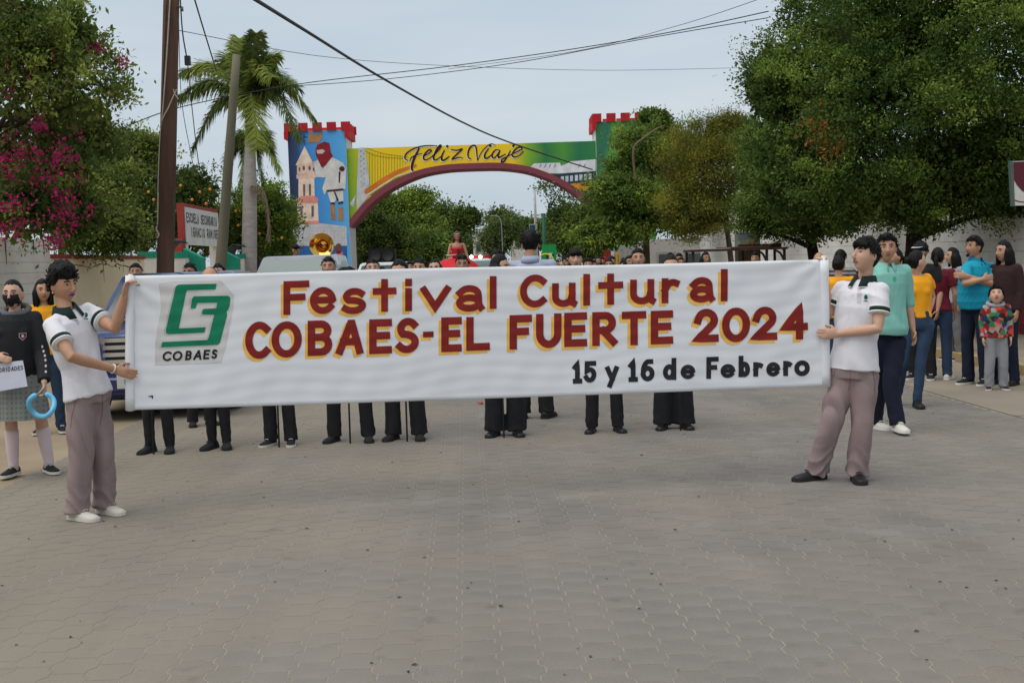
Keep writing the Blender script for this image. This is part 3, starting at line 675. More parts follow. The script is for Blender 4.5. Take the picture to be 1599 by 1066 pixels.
def edge(u, v):
    xt, yt = 203 + (1286 - 203) * u, 430.5 + (406 - 430.5) * u - 3.2 * math.sin(u * math.pi) * 0.2 + .7 * math.sin(u * 11)
    xb, yb = 201 + (1291 - 201) * u, 640 + (602.5 - 640) * u + 1.2 * math.sin(u * math.pi)
    return xt + (xb - xt) * v, yt + (yb - yt) * v
for j in range(NY + 1):
    for i in range(NX + 1): vs.append(bpt(*edge(i / NX, j / NY)))
for j in range(NY):
    for i in range(NX): q = j * (NX + 1) + i; fs.append((q, q + 1, q + NX + 2, q + NX + 1))
b = MB(); b.add(vs, fs); cloth = b.build('cloth', M_cloth, banner, True); md = cloth.modifiers.new('t', 'SOLIDIFY'); md.thickness = .0012; md.offset = 0
def sleeve_pole(xt, yt, xb, yb, xp, yp):
    a, c = bplane(xt, yt), bplane(xb, yb); MB().tube([a.lerp(c, t / 10) + BN * .004 * math.sin(t * 2.3) for t in range(11)], [(.031, .024 + .002 * math.sin(t * 1.9)) for t in range(11)], 14, side=BU).build('pole_sleeve', M_cloth, banner, True)
    d = (a - c).normalized(); MB().tube([bplane(xp, yp), c - d * .005], .016, 12).build('pole', plain(srgb(216, 214, 208), .5), banner, True)
sleeve_pole(203, 430, 203, 640.5, 204, 428)
sleeve_pole(1287, 406, 1290, 603, 1286, 399)
# hem lines and little tear
b = MB(); b.tube([bpt(*edge(i / 120, .975), .0012) for i in range(121)], .0009, 4); b.build('hem_stitch', plain(srgb(205, 207, 210)), banner)
b = MB()
for poly in ([(232, 618), (239, 617), (239, 622), (237, 622), (236.5, 619.5), (232, 619.5)],): b.add([bpt(x, y, .002) for x, y in poly], [tuple(range(len(poly)))])
b.build('tear', M_lblk, banner)
def arc(cx, cy, rx, ry, a0, a1, n=14): return [(cx + rx * math.cos(R(a0 + (a1 - a0) * i / n)), cy + ry * math.sin(R(a0 + (a1 - a0) * i / n))) for i in range(n + 1)]
# strokes in a unit box, x right, y up; the stroke is kept inside the box
GL = {
 'F': [[(0, 0), (0, 1), (1, 1)], [(0, .52), (.8, .52)]], 'E': [[(1, 1), (0, 1), (0, 0), (1, 0)], [(0, .53), (.88, .53)]], 'L': [[(0, 1), (0, 0), (1, 0)]],
 'C': [arc(.62, .5, .62, .5, 48, 312, 22)], 'O': [arc(.5, .5, .5, .5, 90, 450, 28)], '0': [arc(.5, .5, .5, .5, 90, 450, 28)], 'o': [arc(.5, .5, .5, .5, 90, 450, 24)],
 'B': [[(0, .53), (.55, .53)] + arc(.55, .765, .40, .235, -90, 90, 8) + [(0, 1), (0, 0), (.55, 0)] + arc(.58, .265, .42, .265, -90, 90, 8) + [(.1, .53)]],
 'A': [[(0, 0), (.55, 1), (.62, 1), (1, 0)], [(.2, .33), (.85, .33)]], 'S': [arc(.55, .74, .43, .26, 35, 225, 12) + [(.5, .54)] + arc(.48, .26, .50, .26, 70, -145, 14)],
 's': [arc(.55, .73, .43, .27, 35, 225, 12) + [(.5, .53)] + arc(.48, .26, .50, .26, 70, -145, 14)], '-': [[(0, .5), (1, .5)]],
 'U': [[(0, 1), (0, .4)] + arc(.5, .4, .5, .4, 180, 360, 14) + [(1, .4), (1, 1)]], 'u': [[(0, 1), (0, .42)] + arc(.45, .4, .45, .4, 180, 330, 12) + [(.9, .45)], [(.92, 1), (.92, 0.05), (1, 0)]],
 'R': [[(0, 0), (0, 1), (.5, 1)] + arc(.52, .72, .42, .28, 90, -90, 10) + [(.1, .44)], [(.42, .42), (1, 0)]], 'T': [[(0, 1), (1, 1)], [(.5, 1), (.5, 0)]],
 '2': [[(.02, .70)] + arc(.5, .70, .46, .30, 165, -35, 14) + [(.02, 0), (1, 0)]], '4': [[(.74, 0), (.74, 1), (0, .34), (1, .34)]], '1': [[(.0, .80), (.5, 1), (.5, 0)], [(.05, 0), (1, 0)]],
 '5': [[(.95, 1), (.12, 1), (.08, .56), (.3, .62)] + arc(.45, .32, .52, .32, 85, -150, 14)], '6': [[(.85, .97)] + arc(.75, .42, .72, .58, 110, 185, 8) + arc(.5, .30, .48, .30, 175, 535, 20)],
 'e': [[(.03, .52), (.97, .52)] + arc(.5, .5, .5, .5, 5, 320, 22)], 'a': [[(.02, .78)] + arc(.46, .70, .42, .30, 140, 0, 10) + [(.90, .5), (.90, .18), (1, .02)], arc(.46, .26, .46, .27, 90, 450, 20)],
 't': [[(.5, 1), (.5, 0)], [(0, .66), (1, .66)]], 'i': [[(.5, .63), (.5, 0)], [(.5, 1), (.5, .97)]], 'l': [[(.5, 1), (.5, 0)]], 'v': [[(0, 1), (.48, 0), (1, 1)]],
 'r': [[(0, 1), (0, 0)], [(0, .55)] + arc(.55, .45, .52, .5, 160, 65, 8)], 'y': [[(0, 1), (.5, .38)], [(1, 1), (.25, 0)]], 'd': [arc(.42, .32, .42, .32, 90, 450, 20), [(.88, 1), (.88, 0)]], 'b': [[(.06, 1), (.06, 0)], arc(.55, .32, .45, .32, 90, 450, 20)],
 'I': [[(.5, 1), (.5, 0)]], 'D': [[(0, 0), (0, 1), (.4, 1)] + arc(.4, .5, .6, .5, 90, -90, 12) + [(0, 0)]], 'N': [[(0, 0), (0, 1), (1, 0), (1, 1)]], 'G': [arc(.58, .5, .58, .5, 48, 330, 20) + [(1, .46), (.6, .46)]], 'M': [[(0, 0), (0, 1), (.5, .4), (1, 1), (1, 0)]], 'Z': [[(0, 1), (1, 1), (0, 0), (1, 0)]], '3': [arc(.45, .74, .48, .26, 150, -70, 10) + arc(.45, .27, .52, .27, 80, -150, 12)]}
def ribbon(pts, w, closed=False, step=None):
    """offset a 2D polyline into a strip; returns (left,right) lists"""
    q = [V((p[0], p[1])) for p in pts]
    if step:
        r = [q[0]]
        for a, c in zip(q, q[1:]):
            n = max(1, int((c - a).length / step)); r += [a.lerp(c, i / n) for i in range(1, n + 1)]
        q = r
    L = []; Rr = []
    for i, p in enumerate(q):
        if closed: a, c = q[i - 1] if i else q[-2], q[(i + 1) % len(q)] if i < len(q) - 1 else q[1]
        else: a, c = q[max(0, i - 1)], q[min(len(q) - 1, i + 1)]
        d0 = (p - a); d1 = (c - p)
        d0 = d0.normalized() if d0.length > 1e-9 else d1.normalized(); d1 = d1.normalized() if d1.length > 1e-9 else d0
        t = (d0 + d1); t = t.normalized() if t.length > 1e-6 else d1
        nn = V((-t.y, t.x)); cs = max(.5, nn.dot(V((-d1.y, d1.x)))); ww = w[i] if isinstance(w, list) else w
        L.append(p + nn * (ww / 2 / cs)); Rr.append(p - nn * (ww / 2 / cs))
    return L, Rr
def letter_mesh(ch, box, w, tilt, fn, off, shift=(0, 0), slant=0.0):
    x0, y0, x1, y1 = box; b = MB(); h = w / 2
    if ch in 'liI1' and False: pass
    for sidx, stroke in enumerate(GL[ch]):
        pts = []
        for x, y in stroke:
            px = x0 + h + (x1 - x0 - w) * x; py = y1 - h - (y1 - y0 - w) * y
            if len(stroke) == 2 and ch in 'litTFEAL1dbruIUy' or (ch in 'LFEIT' and len(stroke) > 2): pass
            pts.append((px + slant * (y1 - py) + shift[0], py + (px - (x0 + x1) / 2) * tilt + shift[1]))
        closed = (V(pts[0]) - V(pts[-1])).length < .01
        if not closed:                                    # square cap reaches the box edge
            a, c = V(pts[0]), V(pts[1]); pts[0] = tuple(a + (a - c).normalized() * h); a, c = V(pts[-1]), V(pts[-2]); pts[-1] = tuple(a + (a - c).normalized() * h)
        L, Rr = ribbon(pts, w, closed, 4.0)
        o = off + sidx * .0004; n = len(L); K = 4 if w > 6 else 2; vs = []
        for k in range(K + 1): vs += [fn(*(p.lerp(q, k / K)), o) for p, q in zip(L, Rr)]
        b.add(vs, [(k * n + i, k * n + i + 1, (k + 1) * n + i + 1, (k + 1) * n + i) for k in range(K) for i in range(n - 1)])
    return b
TILT = -0.0345
LINE1 = list(zip('FestivalCultural', [(442.7,438.3,483,490.9),(484,448,525,490),(532,449.5,572.3,490),(582,435.5,619,486.5),(632,435,644,485.5),(657,446.7,703.6,484.6),(712,445,756,486),(764,431,776,482),(812,428.7,852,480),(862,441.7,901,479),(910,427.6,922,477),(934,427,972.8,475.6),(983.8,436,1023.7,475),(1033,434,1066,473),(1077,432.4,1116,472),(1124.5,420,1137,470.4)]))
LINE2 = list(zip('COBAES-ELFUERTE2024', [(383,502,421,560),(424,501.4,471.4,558),(480.5,500,519,555),(525,499,567,553),(576.5,498,612,552),(617,496,654.6,551),(660.6,516,677,528),(689,495,721,549),(728,494.4,765,547),(795.6,491.5,830.7,545),(837,489.6,876.8,543),(881,487.8,916.7,541),(924.8,486.7,963.5,539.4),(971,486,1009,538.7),(1016,484.8,1051,537),(1083.5,482,1122,534),(1127,480,1171,534),(1174.6,478.6,1213.4,531),(1221,476.7,1261.4,530)]))
LINE3 = list(zip('15y16deFebrero', [(894,564,909,598.5),(911.5,563.4,931.5,597),(945,571.5,966,604.8),(981,561,996,596),(1000,559.7,1022,595),(1034.8,558.6,1057.6,593),(1062.4,569,1085.3,591.5),(1102.7,556.8,1122,591),(1124.8,568,1148,590),(1152.5,555,1171,588.5),(1176,565,1193,587.5),(1196,565,1218,587.5),(1222.6,563,1238,586.5),(1240,562.3,1264.6,587)]))
for line, w in ((LINE1, 10.6), (LINE2, 11.6)):
    for ch, bx in line:
        ww = w if ch != '-' else 9
        o = letter_mesh(ch, bx, ww, TILT, bpt, .0042).build('letter', M_lred, banner)
        letter_mesh(ch, bx, ww + .6, TILT, bpt, .0020, (-4.2, 4.8)).build('letter_shadow', M_lyel, o)
for ch, bx in LINE3: letter_mesh(ch, bx, 7.6 if ch not in 'e' else 6.6, TILT, bpt, .0034).build('letter', M_lblk, banner)
# emblem patch
def zl(x, y): return 240 + x / 7.615, 435 + y / 7.615
def dense(poly, step=3.0):
    out = []
    for i, p in enumerate(poly):
        a, c = V(p), V(poly[(i + 1) % len(poly)]); n = max(1, int((c - a).length / step)); out += [tuple(a.lerp(c, k / n)) for k in range(n)]
    return out
def decal_poly(poly, off, fn=bpt, step=2.5):
    """polygon filled with a small grid so that it follows the cloth"""
    bm = bmesh.new(); vsx = [bm.verts.new((p[0], p[1], 0)) for p in poly]; bm.faces.new(vsx); bm.normal_update(); bmesh.ops.triangulate(bm, faces=bm.faces)
    for _ in range(4):
        ed = [e for e in bm.edges if e.calc_length() > step * 2]
        if not ed: break
        bmesh.ops.subdivide_edges(bm, edges=ed, cuts=1); bmesh.ops.triangulate(bm, faces=[f for f in bm.faces if len(f.verts) > 3])
    bm.verts.index_update(); b = MB(); b.add([fn(v.co.x, v.co.y, off) for v in bm.verts], [tuple(v.index for v in f.verts) for f in bm.faces]); bm.free(); return b
patch = [zl(*p) for p in [(60, 60), (250, 30), (800, 20), (950, 190), (945, 330), (860, 790), (800, 1000), (15, 1030), (20, 760), (90, 330)]]
pt = decal_poly(patch, .0022).build('emblem_patch', plain(srgb(206, 204, 202), .5), banner)
P1 = [(262, 100), (285, 75), (330, 68), (750, 60), (735, 128), (400, 138), (385, 165), (300, 590), (620, 577), (605, 640), (180, 660), (150, 650), (145, 610)]
P2 = [(440, 355), (455, 240), (480, 210), (885, 203), (912, 225), (905, 320), (885, 370), (868, 385), (872, 440), (790, 760), (765, 785), (90, 815), (105, 752), (640, 728), (655, 700), (720, 430), (575, 425), (580, 372), (600, 358), (745, 352), (755, 285), (520, 288), (495, 355)]
for P in (P1, P2):
    c = V((sum(p[0] for p in P) / len(P), sum(p[1] for p in P) / len(P)))
    decal_poly([zl(p[0] - 26, p[1] + 20) for p in P], .0032).build('emblem_edge', M_lgry, pt)
    decal_poly([zl(*p) for p in P], .0044).build('emblem_figure', M_lgrn, pt)
for ch, (x0, y0, x1, y1) in zip('COBAES', [(100, 862, 215, 980), (220, 858, 350, 975), (372, 853, 460, 968), (468, 848, 580, 965), (585, 843, 672, 958), (680, 838, 765, 952)]):
    letter_mesh(ch, (*zl(x0, y0), *zl(x1 - 14, y1)), 3.2, -.04, bpt, .0044, slant=.13).build('letter', M_lblk, pt)
# ------------------------------------------------------------------ the two holders
M_polo = mat('white_polo', srgb(218, 215, 220), 0.9, var=0.03, vs=4)
M_dkgreen = plain(srgb(14, 40, 38), .8); M_white = plain(srgb(220, 220, 218), .8)
M_khaki = mat('mauve_khaki', srgb(146, 127, 126), 0.9, var=0.06, vs=5)
M_sneak = mat('off_white_leather', srgb(205, 198, 186), 0.6, var=0.05, vs=9); M_solew = plain(srgb(208, 203, 192), .7)
M_blkshoe = plain((0.013, 0.013, 0.014), .5); M_blksole = plain((0.02, 0.02, 0.02), .8)
DECALS = []
def JP(d): return {k: at(*v) for k, v in d.items()}
def gz(x, y, z): p = ground(x, y); return V((p.x, p.y, z))
g = ground(145, 808); Y0 = g.y
J = JP(dict(neck=(102, 484, Y0 - .02), chest=(113, 522, Y0), waist=(127, 572, Y0), hipc=(138, 616, Y0), head=(99, 444, Y0 - .01),
    sh_a=(82, 509, Y0 - .15), sh_b=(136, 487, Y0 + .12), el_a=(111, 557, Y0 - .30), el_b=(180, 513, Y0 - .02), wr_a=(178, 576, BYL - .055), wr_b=(194, 462, BYL - .03),
    hip_a=(127, 630, Y0 - .06), hip_b=(150, 626, Y0 + .06), kn_a=(127, 716, Y0 - .07), kn_b=(162, 708, Y0 + .06)))
J['an_a'] = gz(121, 811, .085); J['an_b'] = gz(164, 801, .085)
L1 = Person('person', 'curly haired person in white polo and mauve trousers holding the left end of the banner', g, 1.70, R(42), J=J, headyaw=R(58), headpitch=R(-8), headroll=R(6), vox=.006, feet=(-.30, -.22))
L1.body({'b': ((.30, -.10, .95), (1, -.15, -.2), .75, 1), 'a': ((1, .06, -.36), (.15, 1, 0), .22, 1)})
o = L1.shirt(M_polo, hem=-.06, frac=.56, slr=.070, ease=.015, fold=.008); L1S = o
L1.tr = L1.trousers(M_khaki, 1.12, .086, top=.45, fold=.010); L1.shoes(M_sneak, M_solew); L1.collar(M_dkgreen, M_white)
for q in 'ab':
    L1.band(q, M_dkgreen, .034, .004); L1.band(q, M_white, .042, .034, .005, 'cuff_stripe'); L1.band(q, M_white, .004, -.006, .005, 'cuff_stripe')
L1.finish('curly', seed=3, thick=1.0, lip=plain(srgb(112, 62, 150), .5), lookx=.5)
MB().ell(L1.H.w(-.083, -.006, -.046), .006, 8, 6).build('earring', plain((.8, .8, .8), .2, metal=1.0), L1.root, True)
c, d = L1.J['wr_a'], (L1.J['wr_a'] - L1.J['el_a']).normalized(); MB().tube([c - d * .012, c - d * .004], .0335, 14).build('bracelet', plain(srgb(216, 205, 196)), L1.root, True)
g = ground(1305, 752); Y0 = g.y
J = JP(dict(neck=(1350, 438, Y0 + .02), chest=(1342, 482, Y0), waist=(1336, 530, Y0), hipc=(1333, 576, Y0), head=(1352, 399, Y0 - .02),
    sh_a=(1313, 452, Y0 + .12), sh_b=(1375, 454, Y0 - .10), el_a=(1294, 496, Y0 + .10), el_b=(1371, 513, Y0 - .18), wr_a=(1286, 424, BYR + .07), wr_b=(1310, 521, BYR - .06),
    hip_a=(1317, 592, Y0 + .03), hip_b=(1350, 592, Y0 - .03), kn_a=(1297, 662, Y0 - .02), kn_b=(1348, 662, Y0 - .06)))
J['an_a'] = gz(1275, 748, .085); J['an_b'] = gz(1338, 750, .085)
R1 = Person('person', 'dark fringed person in white polo and mauve trousers holding the right end of the banner', g, 1.72, R(-28), J=J, headyaw=R(-66), headpitch=R(12), vox=.006, feet=(.72, -.40), skin='fair')
R1.body({'a': ((-.15, -.35, .95), (-.5, -.8, -.3), .7, -1), 'b': ((-1, .02, .02), (-.1, 1, 0), .35, -1)})
R1S = R1.shirt(M_polo, hem=-.02, frac=.60, slr=.071, ease=.015, fold=.008)
R1.tr = R1.trousers(M_khaki, 1.10, .086, top=.45, fold=.010); R1.shoes(M_blkshoe, M_blksole); R1.collar(M_dkgreen, M_white)
for q in 'ab':
    R1.band(q, M_dkgreen, .034, .006); R1.band(q, M_white, .042, .034, .005, 'cuff_stripe'); R1.band(q, M_white, .006, -.004, .005, 'cuff_stripe')
R1.finish('fringe', seed=8, lookx=-.5)
def circ(cx, cy, rx, ry, n=14): return [(cx + rx * math.cos(6.2832 * i / n), cy + ry * math.sin(6.2832 * i / n)) for i in range(n)]
for S, root, cx, cy in ((L1S, L1, 134.5, 491.5), (R1S, R1, 1352, 464)):
    DECALS.append((S, [circ(cx, cy, 3.0, 4.2)], plain(srgb(60, 120, 110)), 'emblem', .0015)); DECALS.append((S, [circ(cx + .3, cy + .4, 1.5, 2.2), [(cx - 3.2, cy + 5.2), (cx + 3, cy + 5.6), (cx + 3, cy + 6.8), (cx - 3.2, cy + 6.4)]], plain(srgb(20, 60, 52)), 'emblem', .003))
DECALS.append((R1S, [[(1339, 449), (1345, 450), (1344, 474), (1338, 473)]], plain(srgb(198, 195, 200)), 'placket', .0018))
DECALS.append((L1S, [[(111, 482), (114, 480), (124, 505), (121, 507)]], plain(srgb(198, 195, 200)), 'placket', .0018))

def seam(o, pts, w, m, nm='seam'):
    A1, B1 = ribbon(pts, w); n = len(A1); DECALS.append((o, [[tuple(A1[i]), tuple(A1[i + 1]), tuple(B1[i + 1]), tuple(B1[i])] for i in range(n - 1)], m, nm, .0012))
M_kseam = plain(srgb(104, 88, 88), .95)
seam(L1.tr, [(160, 616), (160, 640), (156, 664)], .9, M_kseam, 'fly_seam'); seam(L1.tr, [(118, 626), (112, 650), (110, 668)], 1.0, M_kseam, 'pocket_seam')
seam(R1.tr, [(1362, 575), (1366, 595), (1366, 614)], 1.0, M_kseam, 'pocket_seam'); seam(R1.tr, [(1327, 572), (1328, 592), (1325, 610)], .9, M_kseam, 'fly_seam'); seam(R1.tr, [(1305, 570), (1302, 588)], .9, M_kseam, 'pocket_seam')
# ------------------------------------------------------------------ other people
def M_c(r, g, b, **k): return plain(srgb(r, g, b), .9, **k)
M_jean = mat('blue_denim', srgb(44, 62, 86), 0.9, var=0.22, vs=7); M_djean = mat('dark_denim', srgb(26, 34, 52), 0.9, var=0.2, vs=7)
M_black = mat('black_fabric', (0.015, 0.015, 0.017), 0.85, var=0.2, vs=8); M_yellow = mat('golden_yellow_knit', srgb(232, 158, 28), 0.9, var=0.06, vs=6)
# masked student on the left with skirt and knee socks
g = ground(47, 745); Y0 = g.y
J = JP(dict(el_a=(-16, 560, Y0 - .02), wr_a=(-8, 557, Y0 - .25), el_b=(66, 552, Y0 - .02), wr_b=(69, 598, Y0 - .24)))
J['an_a'] = gz(22, 742, .085); J['an_b'] = gz(77, 738, .085)
cx = at(20, 600, Y0).x
g2 = V((at(32, 640, Y0).x, Y0, 0))
L2 = Person('person', 'masked student in black hoodie and grey checked skirt at the left edge', g2, 1.60, R(8), J=J, headyaw=R(4), fem=True, vox=.0075, feet=(.25, -.55), skin='fair', girth=1.12)
L2.J['kn_a'] = L2.J['an_a'] + V((.01, -.02, .37)); L2.J['kn_b'] = L2.J['an_b'] + V((-.035, -.02, .37))
L2.body({'a': ((1, -.1, -.25), (0, 1, -.3), .25, 1), 'b': ((.05, 0, -1), (-1, -.2, 0), .8, -1)}, leg=1.0)
L2S = L2.shirt(M_black, hem=-.05, sleeve='long', ease=.024, name='hoodie', slr=.058)
M_plaid = mat('grey_green_plaid', srgb(118, 126, 116), 0.9, var=.05)
nt = M_plaid.node_tree; n = nt.nodes; l = nt.links; wv = n.new('ShaderNodeTexWave'); wv.inputs['Scale'].default_value = 9; wv2 = n.new('ShaderNodeTexWave'); wv2.bands_direction = 'Z'; wv2.inputs['Scale'].default_value = 8
tc = n.new('ShaderNodeTexCoord'); l.new(tc.outputs['Object'], wv.inputs[0]); l.new(tc.outputs['Object'], wv2.inputs[0]); ad = n.new('ShaderNodeMath'); ad.operation = 'ADD'; l.new(wv.outputs['Fac'], ad.inputs[0]); l.new(wv2.outputs['Fac'], ad.inputs[1])
mx = n.new('ShaderNodeMix'); mx.data_type = 'RGBA'; mx.inputs[6].default_value = (*srgb(98, 106, 102), 1); mx.inputs[7].default_value = (*srgb(128, 132, 126), 1); l.new(ad.outputs[0], mx.inputs[0]); l.new(mx.outputs[2], n['Principled BSDF'].inputs['Base Color'])
b = MB(); rows = []; c0 = L2.J['hipc']
for j, (z, rx) in enumerate(((1.02, .155), (.94, .185), (.8, .215), (.66, .238), (.53, .252))):
    row = []
    for i in range(72):
        a = 6.2832 * i / 72; pl = (1 + .035 * (j / 4) * (1 if (i // 3) % 2 else -1)); row.append(V((c0.x + rx * .914 * pl * math.cos(a), c0.y + rx * .914 * .78 * pl * math.sin(a), z * .914)))
    rows.append(row)
grid_mesh(b, rows); b.build('skirt', M_plaid, L2.root, True)
for q in 'ab':
    an, kn = L2.J['an_' + q], L2.J['kn_' + q]; MB().tube([an - V((0, 0, .04)), an + V((0, 0, .02)), an.lerp(kn, .4), an.lerp(kn, .72), an.lerp(kn, .80)], [.040, .041, .05, .055, .053], 16).build('knee_sock', M_c(216, 196, 200), L2.root, True)
L2.shoes(M_black, M_solew); L2.finish('tied', seed=4, lip=False)
H = L2.H; b = MB(); rows = []
for j in range(9):
    row = []
    for i in range(15):
        x = -.066 + .132 * i / 14; z = -.002 - j * .0125; z2 = z + .006 * abs(x) / .066
        y = face_y(x * .95, z2) + .007 + .020 * math.exp(-(x / .016) ** 2) * math.exp(-((z + .022) / .028) ** 2)
        row.append(H.w(x * (1 - .18 * (j / 8) ** 2), y, z2))
    rows.append(row)
for j in range(8): b.add(rows[j] + rows[j + 1], [(i, i + 1, 15 + i + 1, 15 + i) for i in range(14)])
o = b.build('face_mask', M_black, L2.root, True); md = o.modifiers.new('t', 'SOLIDIFY'); md.thickness = .004
hd = MB(); n0 = L2.J['neck']; hd.tube([n0 + V((.10 * math.cos(a), .085 * math.sin(a) + .02, .015 + .035 * math.sin(a))) for a in [6.2832 * i / 18 for i in range(19)]], .026, 8); hd.build('hood', M_c(96, 98, 102), L2.root, True)
DECALS.append((L2S, [[(29, 520), (41.5, 519), (41.5, 526), (35.5, 532), (29.5, 527)]], M_c(170, 140, 140), 'chest_emblem', .0015)); DECALS.append((L2S, [[(30.5, 521.3), (40, 520.6), (40, 525.5), (35.5, 530), (31, 526)]], M_black, 'chest_emblem', .003)); DECALS.append((L2S, [circ(35.5, 524.5, 2.4, 2.6)], M_c(210, 195, 195), 'chest_emblem', .0045))
DECALS.append((L2S, [circ(x, y, 1.7, 2.2, 8) for x, y in ((66, 541), (68, 548), (70, 555), (71, 562), (71.5, 571), (71.5, 580))], M_c(205, 185, 185), 'sleeve_print', .002))
# her paper sign and balloon
pc = [at(x, y, Y0 - .235) for x, y in ((-28, 570), (35.5, 562.5), (43, 603), (-20, 614))]
sg = MB(); sg.prism(pc, (0, .004, 0)); sgo = sg.build('paper_sign', M_c(212, 214, 230), label='white paper sheet with printed word held by the masked student', cat='sign')
def pfn(x, y, off): return at(x, y, Y0 - .235 - off)
for ch, x in zip('ORIDADES', (-1.6, 3.8, 9.2, 12.0, 17.4, 22.4, 27.6, 32.0)):
    wd = 1.2 if ch == 'I' else 3.9; y = 576.2 - (x - 12) * .115
    letter_mesh(ch, (x, y - 3.4, x + wd, y + 3.4), .95, -.11, pfn, .003).build('letter', M_lblk, sgo)
cb = at(65, 632, Y0 - .30); bl = MB(); rad = 17.5 * Y0 / F
bl.tube([cb + V((rad * math.sin(a) * 1.08, 0.03 * math.sin(2 * a), rad * 1.0 * math.cos(a) - .008 * abs(math.sin(a)))) for a in [-.05 + 0.30 + (6.2832 - .5) * i / 40 for i in range(41)]], [.020 if 0 < i < 40 else .010 for i in range(41)], 12)
bl.build('balloon_ring', plain(srgb(108, 190, 232), .3, spec=.5), smooth=True, label='light blue twisted balloon loop hanging from the masked student hand', cat='balloon')
# yellow-shirt person behind
def simple(name, label, x, y, H, yaw, top, bot, shoe, sole, hair='short', skin='tan', fem=False, hy=None, hp=0, sleeve='short', fit=1.0, hem=.075, vox=.009, J=None, girth=1.0, stance=.10, hands=None, ease=.014, thick=1.0, seed=None, group=None, hemt=-.1, hm=None, frac=.62, feet=(.25, -.25), eyes=True, tend=0.0, head_k=None, fold=.006, pos=None, ttop=.62):
    g = ground(x, y) if pos is None else V(pos)
    P = Person(name, label, g, H, yaw, J=J(g) if J else None, headyaw=hy, headpitch=hp, fem=fem, vox=vox, skin=skin, stance=stance, girth=girth, group=group, feet=feet, head_k=head_k)
    P.body(hands); P.sh = P.shirt(top, hem=hemt, sleeve=sleeve, ease=ease, frac=frac, fold=fold); P.tr = P.trousers(bot, fit, hem, end=tend, top=ttop); P.shoes(shoe, sole)
    P.finish(hair, hm, seed if seed is not None else int(x), thick, eyes=eyes); return P
L3 = simple('person', 'long haired person in golden yellow shirt and jeans behind the masked student', 80, 675, 1.58, R(15), M_yellow, M_jean, M_black, M_solew, 'long', 'tan', True, R(28), hem=.06, sleeve='half')
# right-hand spectators
def aw(Y, d): return {k: at(v[0], v[1], Y + v[2]) for k, v in d.items()}
M_mint = mat('mint_green_shirt', srgb(126, 184, 172), .9, var=.05, vs=5)
def Jgreen(g):
    d = {}; d['an_a'] = gz(1366, 668, .085); d['an_b'] = gz(1402, 676, .11); d['kn_a'] = at(1374, 600, g.y + .1); d['kn_b'] = at(1388, 604, g.y - .12); d['hip_a'] = at(1372, 538, g.y + .03); d['hip_b'] = at(1398, 538, g.y - .02)
    return d
R2 = simple('person', 'person in mint green shirt and navy trousers walking behind the right banner holder', 1386, 672, 1.76, R(12), M_mint, mat('navy_trousers', srgb(22, 27, 44), .9), M_sneak, M_white, 'short', 'tan', hy=R(-12), sleeve='half', J=Jgreen, hemt=-.35, ease=.022, fit=1.05, feet=(-.2, .15))
R2.collar(M_mint, M_white)
DECALS.append((R2.sh, [circ(1397, 436, 3, 4)], M_c(70, 168, 120), 'emblem', .002))
def Jorange(g):
    d = aw(g.y, dict(sh_a=(1411, 436, .02), sh_b=(1447, 435, .05), el_a=(1404, 466, .18), wr_a=(1414, 496, .24), el_b=(1456, 464, .18), wr_b=(1450, 490, .07), kn_a=(1410, 566, 0), kn_b=(1437, 566, -.05))); d['an_a'] = gz(1400, 632, .085); d['an_b'] = gz(1432, 636, .085); return d
R3 = simple('person', 'person in orange polo and tight jeans with head turned away', 1434, 634, 1.60, R(-18), mat('orange_polo', srgb(236, 160, 26), .9, var=.06, vs=6), M_jean, M_blkshoe, M_blksole, 'bun', 'fair', True, R(105), fit=.88, hem=.052, hemt=.55, J=Jorange, ease=.012, stance=.115, frac=.5, eyes=True, ttop=.95)
def R_a(x): return None
R4 = simple('person', 'person in maroon top and jeans standing behind the orange polo', 1466, 592, 1.62, R(160), mat('maroon_top', srgb(104, 24, 40), .9), M_jean, M_sneak, M_white, 'tied', 'tan', True, R(150), hem=.065)
R5 = simple('person', 'long haired person in grey shirt and grey sweatpants near the wall', 1490, 562, 1.60, R(-70), M_c(150, 150, 152), mat('grey_sweatpants', srgb(110, 110, 112), .95, var=.1), M_black, M_solew, 'long', 'tan', True, R(-88), hem=.07, fit=1.05)
def Jteal(g):
    return aw(g.y, dict(sh_a=(1509, 420, -.12), sh_b=(1548, 418, .12), el_a=(1506, 443, -.24), wr_a=(1534, 436, -.30), el_b=(1546, 444, -.12), wr_b=(1510, 431, -.26)))
R6 = simple('person', 'stocky person in teal polo standing with folded arms', 1524, 600, 1.74, R(-50), mat('teal_polo', srgb(24, 150, 178), .9, var=.06), M_djean, M_black, M_white, 'short', 'tan', hy=R(-72), J=Jteal, girth=1.28, hemt=-.12, ease=.02, frac=.72, hands={'a': ((1, 0, .2), (0, 1, 0), .4, 1), 'b': ((-1, .1, .1), (0, 1, 0), .4, -1)}, feet=(.2, -.1))
R6.collar(mat('teal_collar', srgb(20, 120, 150), .9)); MB().ell(R6.H.w(0, .094, -.095), (.022, .014, .02), 8, 6).build('goatee', M_hair, R6.root, True)
R7 = simple('person', 'curly long haired person in dark brown jacket behind the child', 1570, 600, 1.67, R(-60), mat('dark_brown_jacket', srgb(52, 32, 32), .9, var=.15), M_djean, M_black, M_blksole, 'long', 'tan', True, R(-70), sleeve='long', ease=.03, girth=1.15, thick=1.15, hem=.065)
def Jkid(g): return None
M_print = mat('colourful_print', srgb(150, 60, 50), .9)
